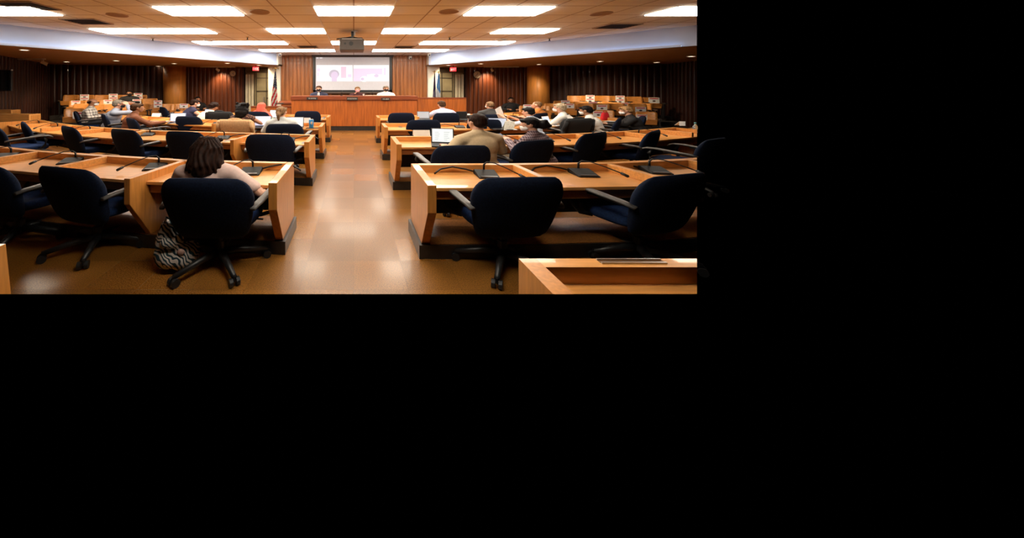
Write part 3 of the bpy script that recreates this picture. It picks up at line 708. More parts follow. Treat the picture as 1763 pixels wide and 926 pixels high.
# ------------------------------------------------------------------ microphones
def make_mic(root):
    bm = new()
    prof = [(-0.11, 0.0), (-0.11, 0.012), (0.09, 0.055), (0.12, 0.05), (0.12, 0.0)]
    add_extrude(bm, [Vector((-0.115, y, z)) for y, z in prof], (0.23, 0, 0)); base = obj('base', bm, MICB, root, bevel=0.004)
    bm = new(); add_box(bm, -0.09, 0.09, -0.105, -0.07, 0.012, 0.024); obj('button', bm, mat('mic_button', (0.05, 0.048, 0.05), 0.3), base)
    bm = new(); pts = [Vector((0.0, 0.10, 0.05)), Vector((0.0, 0.10, 0.11)), Vector((0.03, 0.09, 0.145)), Vector((0.10, 0.03, 0.145)), Vector((0.20, -0.08, 0.11)), Vector((0.29, -0.18, 0.07))]
    add_tube(bm, pts, [0.012, 0.012, 0.006, 0.006, 0.006, 0.006], 8); gn = obj('gooseneck', bm, MICB, root, True)
    bm = new(); add_cap(bm, (0.29, -0.18, 0.07), (0.325, -0.215, 0.05), 0.014, 0.016, 10); obj('microphone_head', bm, BLACK, gn, True)
    bm = new(); add_tube(bm, [(-0.08, 0.09, 0.02), (-0.2, 0.11, 0.05), (-0.36, 0.115, 0.075), (-0.50, 0.10, 0.05), (-0.58, 0.05, 0.008)], 0.010, 6); obj('cable', bm, BLACK, root, True)
mic0 = thing('gooseneck_microphone', 'x', 'microphone'); make_mic(mic0); remember(mic0)
mics = [  # px, py of the base, depth, turn, mirror, label
    (838, 297, 3.72, -4, 1, 'gooseneck microphone on the nearest blue flag side desk, closest to the aisle'),
    (1005, 294, 3.78, -4, 1, 'gooseneck microphone on the nearest blue flag side desk, second from the aisle'),
    (1129, 289, 3.9, -8, 1, 'gooseneck microphone on the nearest blue flag side desk, third from the aisle'),
    (432, 293, 3.85, 5, -1, 'gooseneck microphone facing the woman in pale pink'),
    (268, 286, 4.08, 10, -1, 'gooseneck microphone in the desk bay beside the woman in pale pink'),
    (122, 277, 4.4, 12, -1, 'gooseneck microphone third from the aisle on the pink shirt desk'),
    (10, 266, 4.72, 15, -1, 'gooseneck microphone fourth from the aisle on the pink shirt desk, cut by the picture edge'),
    (497, 238, 6.2, 6, -1, 'gooseneck microphone at the aisle bay behind the blonde ponytail'),
    (384, 233.5, 6.45, 8, -1, 'gooseneck microphone below the tan blazer chair'),
    (255, 228.5, 6.9, 12, -1, 'gooseneck microphone between two empty navy chairs, third bay of the second row'),
    (151, 222, 7.35, 15, -1, 'gooseneck microphone in the fifth bay of the second row, below the plaid shirt'),
    (96, 215.5, 8.0, 22, -1, 'gooseneck microphone in the sixth bay of the second row'),
    (64, 210, 8.65, 25, -1, 'gooseneck microphone in the outermost bay of the second row'),
    (860, 242, 5.95, -4, 1, 'gooseneck microphone between the beige jacket and the plaid shirt'),
    (940, 239.5, 6.2, -12, 1, 'gooseneck microphone just past the hair bun of the plaid shirt'),
    (1025, 236, 6.45, -14, 1, 'gooseneck microphone in the fourth bay of the plaid shirt desk'),
    (1104, 231, 6.8, -18, 1, 'gooseneck microphone in the fifth bay of the plaid shirt desk'),
    (792, 218.3, 8.25, -3, 1, 'gooseneck microphone above the beige jacket laptop, third row'),
    (374, 212.5, 9.0, 12, -1, 'gooseneck microphone in front of the black jacketed chair, third row'),
    (885, 202, 11.2, -10, 1, 'gooseneck microphone on the dais-side desk below the person in black'),
]
first = True
for px, py, y, rz, mir, lab in mics:
    o = mic0 if first else copy_tree(mic0); first = False
    o.location = (PX(px, y), y, ZW + 0.001); o.rotation_euler = (0, 0, R(rz)); o.scale = (mir * 1.0, 1.0, 1.0)
    tag(o, lab, 'microphone', 'gooseneck microphones on the desks')

# ------------------------------------------------------------------ swivel chairs
def make_chair(root, cloth, seatcloth):
    bm = new()
    prof = []
    for i in range(19):
        u = 0.5 - 0.5 * math.cos(math.pi * i / 18); z = 0.345 + 0.625 * u
        e = abs(2 * u - 1) ** 3.2; k = max(0.02, (1 - e)) ** 0.5
        w = (0.355 + 0.078 * min(1, u / 0.70) ** 1.1)
        w = w * ((0.66 + 0.34 * k) if u > .5 else (0.84 + 0.16 * k))
        if u < 0.04: w *= 0.94
        d = 0.062 * max(0.12, k)
        prof.append((z, w, d, -0.31 - 0.19 * u, 0.06, 0.022 * u))
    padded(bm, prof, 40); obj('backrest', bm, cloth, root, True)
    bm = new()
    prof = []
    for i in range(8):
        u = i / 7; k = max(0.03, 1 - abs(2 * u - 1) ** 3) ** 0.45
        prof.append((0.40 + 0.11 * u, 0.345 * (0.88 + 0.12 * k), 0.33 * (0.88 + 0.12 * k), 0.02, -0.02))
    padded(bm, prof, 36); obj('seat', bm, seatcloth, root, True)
    for s in (-1, 1):
        bm = new(); add_tube(bm, [(s * .32, 0.10, .41), (s * .43, 0.14, .43), (s * .47, 0.20, .52), (s * .475, 0.22, .62), (s * .465, 0.18, .69)], [.022, .022, .026, .026, .022], 8)
        add_tube(bm, [(s * .40, -.33, .66), (s * .45, -.25, .675), (s * .465, .02, .685)], [.02, .022, .022], 8); a = obj('armrest', bm, BLACK, root, True)
        bm = new(); rows = []
        for y, x, z, w in ((-.40, .42, .660, .026), (-.32, .435, .682, .036), (-.1, .465, .705, .042), (.12, .478, .722, .046), (.25, .475, .715, .046), (.31, .468, .690, .036), (.335, .462, .665, .022)):
            rows.append([(s * x + w * sgn(math.cos(q * math.pi / 6), .6), y, z + 0.016 * sgn(math.sin(q * math.pi / 6), .6)) for q in range(12)])
        add_loft(bm, rows); obj('arm_pad', bm, ARMG, a, True)
    BY = -.13
    bm = new(); add_tube(bm, [(0, BY, .10), (0, BY, .24)], .045, 14); add_tube(bm, [(0, BY, .24), (0, BY, .40)], .026, 14); add_box(bm, -.16, .16, -.24, .12, .385, .41)
    add_tube(bm, [(0, -.15, .39), (0, -.27, .41), (0, -.32, .50)], [.03, .03, .03], 8); obj('gas_column', bm, BLACK, root)
    bm = new()
    for k in range(5):
        a = 2 * math.pi * k / 5 + math.pi / 2 + 0.05
        add_tube(bm, [(0, BY, .135), (.2 * math.cos(a), BY + .2 * math.sin(a), .125), (.45 * math.cos(a), BY + .45 * math.sin(a), .085)], [.045, .034, .024], 8)
    b = obj('star_base', bm, BLACK, root, True)
    for k in range(5):
        a = 2 * math.pi * k / 5 + math.pi / 2 + 0.05; x, y = .45 * math.cos(a), BY + .45 * math.sin(a)
        bm = new(); M = Vector((-math.sin(a), math.cos(a), 0)) * 0.028
        for sd in (-1, 1): add_tube(bm, [Vector((x, y, .038)) + M * sd * 1.6, Vector((x, y, .038)) + M * sd * 0.5], .038, 14)
        add_tube(bm, [(x, y, .09), (x, y, .04)], .012, 8); obj('caster', bm, BLACK, b)
    bm = new(); add_tube(bm, [(.16, .05, .39), (.30, .06, .385), (.37, .06, .38)], .010, 6); obj('tilt_lever', bm, BLACK, root)
chair0 = thing('swivel_chair', 'x', 'chair'); make_chair(chair0, NAVY, NAVYS); remember(chair0)
chairs = [  # centre px and top py of the back, depth of the back, turn, label
    (902, 305, 2.86, 3, 'empty navy swivel chair facing the aisle bay of the nearest blue flag side desk'),
    (1176, 300, 2.95, 14, 'empty navy swivel chair second from the aisle, nearest blue flag side row'),
    (347, 307, 2.86, -2, 'navy swivel chair with the woman in pale pink sitting in it'),
    (103, 288, 3.2, -16, 'empty navy swivel chair next to the woman in pale pink'),
    (-42, 283, 3.4, -16, 'navy swivel chair cut by the picture edge beside the front desk'),
    (462, 231, 5.4, -2, 'empty navy swivel chair at the aisle bay ahead of the woman in pale pink'),
    (313, 226, 5.75, -14, 'empty navy swivel chair just above the head of the woman in pale pink'),
    (208, 222, 6.1, -24, 'empty navy swivel chair in the second row, third from the aisle, striped flag side'),
    (113, 217, 6.6, -33, 'empty navy swivel chair in the second row, fourth from the aisle, striped flag side'),
    (38, 210, 7.4, -42, 'empty navy swivel chair in the second row, fifth from the aisle, striped flag side'),
    (-14, 217, 6.7, -32, 'navy swivel chair half out of the picture in the second row'),
    (799, 250, 4.45, 4, 'navy swivel chair behind the man in the beige jacket'),
    (927, 241, 4.95, 20, 'navy swivel chair behind the person in the plaid shirt'),
    (1029, 228, 5.7, 26, 'empty navy swivel chair next to the plaid shirt'),
    (1131, 224, 6.0, 36, 'empty navy swivel chair two places from the plaid shirt'),
    (1238, 238, 5.3, 24, 'navy swivel chair cut by the picture edge beside the curving desk'),
    (488, 213, 7.1, -2, 'navy swivel chair behind the blonde ponytail'),
    (403, 207, 7.9, -6, 'navy swivel chair covered by a tan blazer'),
    (321, 200, 8.9, -12, 'empty navy swivel chair in the third row, in front of the open blue laptop'),
    (222, 203, 8.4, -42, 'navy swivel chair behind the man in the brown jacket'),
    (176, 196, 9.6, -48, 'navy swivel chair behind the man in the grey blue shirt'),
    (128, 191.5, 10.8, -52, 'navy swivel chair behind the man in the white plaid shirt'),
    (731, 206, 7.8, 2, 'empty navy swivel chair behind the white folder, third row'),
    (836, 205, 8.0, -4, 'navy swivel chair partly hidden by the head above the beige jacket'),
    (999, 205, 8.1, 14, 'navy swivel chair with a black jacket hung over its back'),
    (1068, 203, 8.5, 48, 'navy swivel chair of the blonde person in black'),
    (1110, 200, 9.0, 55, 'empty navy swivel chair past the blonde person in black'),
    (376, 193, 10.1, -10, 'black looking swivel chair of the curly haired person in white'),
    (440, 192, 10.3, -8, 'navy swivel chair of the person in the red headscarf'),
    (529, 191, 10.3, 0, 'empty navy chair at the aisle end of the row nearest the dais, striped flag side'),
    (278, 184, 12.3, -45, 'empty navy swivel chair near the front seats with paper signs'),
    (692, 194, 10.1, 2, 'empty navy chair at the aisle end of the row nearest the dais, blue flag side'),
    (770, 194, 10.1, 2, 'navy swivel chair of the man in the lavender shirt'),
    (853, 196.5, 10.0, 4, 'navy swivel chair of the man in the dark grey top'),
    (934, 194.5, 10.3, 30, 'navy swivel chair of the man in the orange shirt'),
]
CH = {}
BACKOFF = Vector((0, -0.50, 0))
first = True
for px, py, y, rz, lab in chairs:
    o = chair0 if first else copy_tree(chair0); first = False
    a = R(rz); off = Matrix.Rotation(a, 3, 'Z') @ BACKOFF
    z = PZ(py, y)
    o.location = (PX(px, y) - off.x, y - off.y, 0); o.rotation_euler = (0, 0, a)
    o.scale = (1, 1, z / 0.97)
    tag(o, lab, 'chair', 'navy swivel chairs at the desks')
    CH[lab] = o
BLACKCL = mat('black_wool', (0.012, 0.012, 0.014), 0.9, var=0.2, scale=40)
o = CH['black looking swivel chair of the curly haired person in white']

def draped(name, lab, ch, m, cat, grow=0.03, low=0.50):
    """jacket hung over a chair back: a hollow shell that follows the backrest and falls in folds"""
    bm = new(); n = 40; rows = []
    zs = [low + (0.985 - low) * i / 11 for i in range(12)]
    for i, z in enumerate(zs):
        u = (z - 0.49) / 0.48; e = abs(2 * min(max(u, 0.5), 1) - 1) ** 3.2; k = max(0.02, 1 - e) ** 0.42
        w = (0.36 + 0.09 * min(1, max(0, u) / .7)) * (0.74 + 0.26 * k) + grow * 0.6; d = 0.07 * max(.1, k) + grow
        yc = -0.31 - 0.19 * (z - 0.345) / 0.625; ring = []
        for q in range(n):
            a = 2 * math.pi * q / n
            f = 1 + 0.05 * math.sin(a * 7 + z * 4) * (1 - u) + 0.03 * math.sin(a * 11)
            x = w * sgn(math.cos(a), .45) * f; y = d * sgn(math.sin(a), .7) * f
            ring.append((x, yc + y + 0.06 * (abs(x) / .43) ** 2, z))
        rows.append(ring)
    add_loft(bm, rows)
    t = thing(name, lab, cat, ch.location, ch.rotation_euler.z); t.scale = ch.scale
    mw = Matrix.Identity(4)
    me_o = obj('shell', bm, m, t, True, keep=True)
    for s in (-1, 1):
        bm = new(); add_cap(bm, (s * .40, -.50, .92), (s * .45, -.44, .70), .05, .045); add_cap(bm, (s * .45, -.42, .70), (s * .44, -.44, .52), .045, .05); obj('sleeve', bm, m, t, True, keep=True)
    bm = new(); add_tube(bm, [(-.16, -.46, .98), (-.08, -.45, 1.0), (.08, -.45, 1.0), (.16, -.46, .98)], .022, 8); obj('collar', bm, m, t, True, keep=True)
    return t
TAN = mat('tan_wool', (0.60, 0.36, 0.18), 0.9, var=0.12, scale=30, bump=0.1)
draped('blazer', 'tan blazer draped over the back of a swivel chair', CH['navy swivel chair covered by a tan blazer'], TAN, 'jacket', 0.035, 0.46)
draped('jacket', 'black jacket hung over a chair back between two men in white shirts', CH['navy swivel chair with a black jacket hung over its back'], BLACKCL, 'jacket', 0.03, 0.48)
draped('jacket', 'black cloth draped on the chair of the curly haired person in white', o, BLACKCL, 'jacket', 0.02, 0.5)

# ------------------------------------------------------------------ dais
YD = 13.3
t = thing('dais', 'wide cherry veneered dais before the projection screen', 'dais', (0, YD, 0))
x0, x1 = PX(501.5, YD), PX(718, YD); zt = PZ(165, YD); zk = PZ(217, YD)
bm = new(); add_box(bm, x0, x1, YD, YD + 0.08, zk, PZ(172, YD)); obj('front_panel', bm, CHERRY, t)
bm = new(); add_box(bm, x0 - 0.02, x1 + 0.02, YD - 0.05, YD + 0.10, PZ(172, YD), zt); obj('ledge', bm, CHERRYD, t, bevel=0.01)
bm = new(); add_box(bm, x0 - 0.02, x1 + 0.02, YD + 0.10, YD + 0.42, zt - 0.05, zt - 0.0); obj('counter', bm, CHERRY, t)
bm = new(); add_box(bm, x0 + 0.02, x1 - 0.02, YD + 0.02, YD + 0.10, 0, zk); obj('kick_board', bm, KICK, t)
bm = new(); add_box(bm, x0, x0 + 0.08, YD + 0.08, YD + 1.2, 0, zt - 0.05); obj('end_panel', bm, CHERRY, t)
bm = new(); add_box(bm, x1 - 0.08, x1, YD + 0.08, YD + 1.2, 0, zt - 0.05); obj('end_panel', bm, CHERRY, t)
x0, x1 = PX(718.5, YD + .1), PX(803, YD + .1)
t = thing('wing_panel', 'cherry wing panel joining the dais on the blue flag side', 'panel', ((x0 + x1) / 2, YD, 0))
bm = new(); add_box(bm, x0, x1, YD + 0.1, YD + 0.18, 0.0, PZ(170, YD)); obj('front_panel', bm, CHERRY, t)
bm = new(); add_box(bm, x0, x1, YD + 0.08, YD + 0.24, PZ(170, YD), PZ(168, YD)); obj('cap_rail', bm, CHERRYD, t)
x0, x1 = PX(432, YD + .3), PX(501, YD + .3)
t = thing('wing_panel', 'low cherry wing panel below the striped flag', 'panel', ((x0 + x1) / 2, YD, 0))
bm = new(); add_box(bm, x0, x1, YD + 0.3, YD + 0.38, 0.0, PZ(185.5, YD)); obj('front_panel', bm, CHERRY, t)
bm = new(); add_box(bm, x0, x1, YD + 0.27, YD + 0.44, PZ(185.5, YD), PZ(183.5, YD)); obj('cap_rail', bm, CHERRYD, t)
bm = new(); add_box(bm, PX(499, YD), PX(501, YD), YD + .2, YD + .3, 0, PZ(184, YD)); obj('end_post', bm, KICK, t)
# dark rail and desk behind the low wing
t = thing('lectern_desk', 'small dark slanted desk between the striped flag and the dais', 'lectern', (PX(494, 14.2), 14.2, 0))
bm = new(); yy = 14.2; add_extrude(bm, [P(478, 177.6, yy), P(505, 176.4, yy), P(505, 178.6, yy), P(478, 179.6, yy)], (0, 0.4, 0.08)); obj('top', bm, CHERRYD, t)
bm = new(); add_box(bm, PX(486, yy), PX(505, yy), yy + 0.05, yy + 0.35, 0.0, PZ(178.5, yy)); obj('body', bm, CHERRY, t)
bm = new(); add_tube(bm, [P(474, 178, yy), P(488, 178.2, yy)], 0.02, 8); obj('rail', bm, BLACK, t)

NAMEP = mat('nameplate_black', (0.02, 0.018, 0.016), 0.4, var=0.1)
NAMET = mat('nameplate_letters', (0.62, 0.60, 0.56), 0.6, var=0.05)
for x0, x1, y0, y1, words, lab in ((528, 547, 167.3, 171.8, ((531.5, 534), (535.3, 543.5)), 'black nameplate below the man in the navy suit'), (597, 616, 167.0, 173.0, ((598.5, 614.2),), 'black nameplate below the woman with the pink mask'),
                                   (656, 671.5, 168.2, 173, ((659, 662.6), (664, 669.5)), 'black nameplate below the man in the white shirt on the dais')):
    y = YD - 0.06
    t = thing('nameplate', lab, 'nameplate', (PX((x0 + x1) / 2, y), y, PZ(y1, y)), 0, 'nameplates along the dais')
    bm = new(); add_box(bm, PX(x0, y), PX(x1, y), y - 0.03, y, PZ(y1, y), PZ(y0, y)); obj('plate', bm, NAMEP, t, bevel=0.006)
    bm = new()
    for a, b in words:
        k = a
        while k < b:      # the letters are too small to read in the photograph: strokes of the same size and spacing
            ww = random.uniform(0.7, 1.1); yo = y - 0.031; c = (y0 + y1) / 2
            add_box(bm, PX(k, yo), PX(k + .32, yo), yo - 0.004, yo, PZ(c + 1.0, yo), PZ(c - 1.0, yo))
            add_box(bm, PX(k, yo), PX(min(k + ww, b), yo), yo - 0.004, yo, PZ(c + (.2 if k % 2 < 1 else -.5), yo), PZ(c - (.3 if k % 2 < 1 else 1.0), yo))
            k += ww + 0.35
    obj('lettering', bm, NAMET, t)
# small things on the dais
y = YD + 0.2
p = P(626.2, 165.2, y); t = thing('cup', 'small white cup on the dais beside the woman with the pink mask', 'cup', (p.x, y, zt))
bm = new(); add_loft(bm, [[(p.x + r * math.cos(a * math.pi / 8), y + r * math.sin(a * math.pi / 8), zt + h) for a in range(16)] for r, h in ((.022, 0), (.03, .075), (.027, .075), (.02, .01))]); obj('body', bm, WHITEP, t)
bm = new(); add_tube(bm, [(p.x - .032, y, zt + .06), (p.x - .05, y, zt + .05), (p.x - .05, y, zt + .03), (p.x - .03, y, zt + .02)], .006, 6); obj('handle', bm, WHITEP, t)
bm = new(); a, b = P(629, 164.8, y), P(651, 164.8, y); add_box(bm, a.x, b.x, y, y + 0.22, zt, zt + 0.02); o = obj('paper_sheet', bm, mat('cream_paper', (0.6, 0.5, 0.38), .7, var=.05)); recentre(o); tag(o, 'cream paper lying on the dais between the cup and the man in white', 'paper')
for px, lab in ((641, 'thin gooseneck microphone on the dais between two speakers'), (588, 'thin gooseneck microphone on the dais near the woman with the pink mask')):
    y = YD + 0.25; x = PX(px, y)
    t = thing('dais_microphone', lab, 'microphone', (x, y, zt))
    bm = new(); add_disc(bm, (x, y, zt + .01), .05, .02, 16); obj('base', bm, MICB, t)
    bm = new(); add_tube(bm, [(x, y, zt + .02), (x, y + .02, zt + .14), (x + .03, y + .10, zt + .2)], .007, 6); obj('gooseneck', bm, MICB, t, True)
    bm = new(); add_cap(bm, (x + .03, y + .10, zt + .2), (x + .04, y + .13, zt + .21), .014, .016, 8); obj('microphone_head', bm, BLACK, t, True)

# ------------------------------------------------------------------ flags
def flag(px, ptop, pbot, y, wtop, wbot, lab, m, lean=0.0, finial='eagle', pole_top=None):
    top, bot = P(px, ptop, y), P(px, pbot, y)
    x = top.x
    t = thing('flag', lab, 'flag', (x, y, 0))
    zp = PZ(pole_top or ptop - 4, y)
    bm = new(); add_tube(bm, [(x + lean * 0.3, y, 0.04), (x, y, zp)], 0.022, 10); obj('pole', bm, BRASS, t, True)
    bm = new(); add_loft(bm, [[(x + lean * .3 + r * math.cos(a * math.pi / 10), y + r * math.sin(a * math.pi / 10), z) for a in range(20)] for z, r in ((0, .2), (.03, .2), (.06, .1), (.12, .03))]); obj('stand', bm, BRASS, t, True)
    bm = new()
    if finial == 'eagle':
        add_ball(bm, (x, y, zp + .02), (.05, .03, .05))
        for s in (-1, 1): add_cap(bm, (x, y, zp + .05), (x + s * .14, y, zp + .03), .03, .018, 8); add_cap(bm, (x + s * .14, y, zp + .03), (x + s * .15, y, zp - .03), .018, .01, 8)
    else: add_ball(bm, (x, y, zp + .02), .03); add_cap(bm, (x - .09, y, zp - .01), (x + .09, y, zp - .01), .015, .012, 8)
    obj('finial', bm, BRASS, t, True)
    bm = new(); nu, nv = 33, 26; g = []
    for j in range(nv):
        v = j / (nv - 1); z = top.z + (bot.z - top.z) * v; w = wtop + (wbot - wtop) * v ** .8
        r = []
        for i in range(nu):
            u = i / (nu - 1) * 2 - 1
            r.append(bm.verts.new((x + lean * v + w * u * 0.5 * (1 - .08 * math.cos(u * 14)), y - 0.05 - 0.045 * math.cos(u * 15 + v * 2.0) * (0.4 + v), z + .02 * math.sin(u * 9) * v)))
        g.append(r)
    for j in range(nv - 1):
        for i in range(nu - 1): bm.faces.new((g[j][i], g[j][i + 1], g[j + 1][i + 1], g[j + 1][i]))
    ext = bmesh.ops.solidify(bm, geom=bm.faces[:], thickness=0.012)
    c = obj('cloth', bm, m, t, True)
def flag_mat(name, build):
    m = bpy.data.materials.new(name); m.use_nodes = True; nt = m.node_tree; b = nt.nodes['Principled BSDF']; b.inputs['Roughness'].default_value = .8
    tc = nt.nodes.new('ShaderNodeTexCoord'); sp = nt.nodes.new('ShaderNodeSeparateXYZ'); nt.links.new(tc.outputs['Object'], sp.inputs[0])
    build(nt, b, tc, sp); return m
def mathn(nt, op, a, b=None, c=False):
    n = nt.nodes.new('ShaderNodeMath'); n.operation = op; n.use_clamp = c
    for i, v in enumerate((a, b)):
        if v is None: continue
        if isinstance(v, (int, float)): n.inputs[i].default_value = v
        else: nt.links.new(v, n.inputs[i])
    return n.outputs[0]
def mixn(nt, f, a, b):
    n = nt.nodes.new('ShaderNodeMix'); n.data_type = 'RGBA'
    nt.links.new(f, n.inputs['Factor'])
    for k, v in (('A', a), ('B', b)):
        if isinstance(v, tuple): n.inputs[k].default_value = (*v, 1)
        else: nt.links.new(v, n.inputs[k])
    return n.outputs['Result']
zc = PZ(152, 15.8)
def usa(nt, b, tc, sp):
    # hanging folds carry the stripes at a slant; the starred canton falls in the upper half
    k = mathn(nt, 'ADD', mathn(nt, 'MULTIPLY', sp.outputs['X'], 1.0), mathn(nt, 'MULTIPLY', sp.outputs['Z'], -0.42))
    f = mathn(nt, 'GREATER_THAN', mathn(nt, 'FRACT', mathn(nt, 'MULTIPLY', k, 6.3)), 0.5)
    st = mixn(nt, f, (0.80, 0.74, 0.68), (0.62, 0.03, 0.04))
    vo = nt.nodes.new('ShaderNodeTexVoronoi'); vo.inputs['Scale'].default_value = 14; nt.links.new(tc.outputs['Object'], vo.inputs['Vector'])
    stars = mathn(nt, 'LESS_THAN', vo.outputs['Distance'], 0.30)
    ca = mixn(nt, stars, (0.02, 0.025, 0.09), (0.7, 0.68, 0.66))
    up = mathn(nt, 'GREATER_THAN', mathn(nt, 'ADD', sp.outputs['Z'], mathn(nt, 'MULTIPLY', sp.outputs['X'], 0.9)), zc)
    nt.links.new(mixn(nt, up, st, ca), b.inputs['Base Color'])
def state(top, low, cut, slope):
    def f(nt, b, tc, sp):
        up = mathn(nt, 'GREATER_THAN', mathn(nt, 'ADD', sp.outputs['Z'], mathn(nt, 'MULTIPLY', sp.outputs['X'], slope)), cut)
        nt.links.new(mixn(nt, up, low, top), b.inputs['Base Color'])
    return f
flag(474.5, 123, 184, 15.8, .04, .34, 'striped red and white flag with starred blue canton on a gold pole', flag_mat('stars_and_stripes', usa), -0.06, 'eagle', 118.5)
flag(748, 126.5, 167, 15.9, .04, .16, 'dark purple blue flag hanging on a gold pole by the cream pier', flag_mat('purple_flag', state((0.05, 0.035, 0.14), (0.32, 0.28, 0.42), PZ(155, 15.9), -1.5)), -0.02, 'bar', 123)
flag(755.3, 127, 168, 15.7, .05, .27, 'light blue flag with white lower part beside the dark purple flag', flag_mat('sky_flag', state((0.12, 0.36, 0.72), (0.78, 0.80, 0.84), PZ(157.5, 15.7), 1.6)), -0.05, 'bar', 124)

# ------------------------------------------------------------------ fixed plywood audience seats
def make_seat(root):
    bm = new(); n = 9; rows = []
    for z, hw in ((0.46, .27), (0.50, .295), (0.78, .30), (0.84, .29), (0.87, .26)):
        ring = []
        for i in range(n):
            u = i / (n - 1) * 2 - 1; ring.append((u * hw, -.05 - .07 * (1 - u * u) - (z - .46) * .30, z))
        for i in range(n - 1, -1, -1):
            u = i / (n - 1) * 2 - 1; ring.append((u * hw, -.08 - .07 * (1 - u * u) - (z - .46) * .30, z))
        rows.append(ring)
    add_loft(bm, rows); obj('backrest', bm, SEATW, root, True)
    bm = new(); add_extrude(bm, [Vector((-.27, -.02, .40)), Vector((-.27, .05, .41)), Vector((-.27, .10, .60)), Vector((-.27, .06, .61))], (.58, 0, 0)); obj('folding_seat', bm, SEATW, root, bevel=.01)
    for s in (-1, 1):
        bm = new(); add_box(bm, s * .335 - .02, s * .335 + .02, -.10, .10, 0, .60); add_box(bm, s * .335 - .035, s * .335 + .035, -.12, .26, .60, .64); obj('arm_stanchion', bm, BLACK, root)
seat0 = thing('auditorium_seat', 'x', 'seat'); make_seat(seat0); remember(seat0)
def seatz(py, y): return PZ(py, y) - 0.87
seat_rows = [
    ('topmost row, striped flag side', -1, [119.5, 146.5, 172.5, 196.5, 219, 239.5], lambda x: 163.6, lambda x: 14.75 + (x - 119) * .006, -18),
    ('second row down, striped flag side', -1, [131, 157, 183, 209, 234, 257], lambda x: 173.5 - (x - 131) * .03, lambda x: 13.95 + (x - 131) * .006, -20),
    ('third row down, striped flag side', -1, [139, 165, 191, 217, 244, 270, 291, 306, 322], lambda x: 179.5 - max(0, 270 - x) * .004 if x < 280 else 179.5, lambda x: 13.1 + (x - 139) * .008, -22),
    ('lowest row, striped flag side', -1, [127], lambda x: 187, lambda x: 12.1, -35),
    ('topmost row, blue flag side', 1, [991, 1015.5, 1040.5, 1066.5, 1095, 1124.5], lambda x: 165 + max(0, x - 1060) * .045, lambda x: 14.75 - (x - 991) * .005, 18),
    ('second row down, blue flag side', 1, [968, 1003, 1028, 1053, 1081, 1110], lambda x: 174 + (x - 968) * .03, lambda x: 14.0 - (x - 968) * .005, 20),
    ('third row down, blue flag side', 1, [908, 935, 952, 979, 1010, 1037, 1063, 1100], lambda x: 178.5 if x > 945 else 182.5, lambda x: 13.3 - (x - 950) * .005, 22),
    ('lowest row, blue flag side', 1, [1041, 1114], lambda x: 190 + (x - 1041) * .04, lambda x: 12.3 - (x - 1041) * .006, 35),
]
SEATS = []
first = True
for nm, side, xs, fy, fY, rz in seat_rows:
    order = xs if side < 0 else xs[::-1]
    for i, px in enumerate(order):
        o = seat0 if first else copy_tree(seat0); first = False
        y = fY(px); z = seatz(fy(px), y)
        wid = (y * 26 / F) / 0.70
        o.location = (PX(px, y), y, max(0, z)); o.rotation_euler = (0, 0, R(180 + (-rz)))
        if z < 0.15: o.location.z = 0; o.scale = (1, 1, PZ(fy(px), y) / .87)
        k = ordinal[i] if len(order) > 1 and i < 8 else ('ninth' if len(order) > 1 else 'only')
        tag(o, 'plywood tip-up seat, %s from the outer wall, %s' % (k, nm), 'seat', 'plywood audience seats')
        SEATS.append((px, fy(px), y, o))
# paper signs taped to every other seat
signs = [(145.5, 168.8, 'tall'), (195, 167.8, 'tall'), (238, 166.5, 'tall'), (130.5, 177.2, 's'), (186, 175.5, 's'), (235.5, 174.6, 's'), (225, 179.6, 's'), (272, 179, 'tall'), (316.5, 182.3, 's'), (135, 198.6, 'big'),
         (1016, 170, 'tall'), (1067.5, 171, 'tall'), (1126, 172.8, 'w'), (973.5, 176.5, 's'), (980.8, 182.5, 's'), (1021, 179, 's'), (1036.3, 185.5, 'w'), (1077, 180.5, 's'), (1103, 189, 'w'), (1105, 202, 'w'), (908, 183.8, 's'), (1030, 196.6, 'w')]
signlab = ['topmost row, second seat from the wall corner, striped flag side', 'topmost row, fourth seat along, striped flag side', 'topmost row at the person in black', 'second row, outermost, striped flag side', 'second row above the grey haired head',
           'second row above the brown jacket', 'lower row just above the brown jacket', 'lower row beside the oak column, behind an empty chair', 'lowest, right below the oak column', 'leaning behind the outermost navy chair, next to the white plaid shirt',
           'topmost row, second seat along from the oak column, blue flag side', 'topmost row, fourth seat along, blue flag side', 'topmost row, outermost seat, blue flag side', 'above the lanyard wearer, upper of two', 'above the lanyard wearer, lower of two', 'second row, above the white mask',
           'third row, between the white mask and the blonde hair', 'second row, just above the blonde hair', 'third row, outermost, blue flag side', 'lowest row behind the tilted navy chair', 'beside the orange shirt in front of the oak column', 'lowest row next to the red bag']
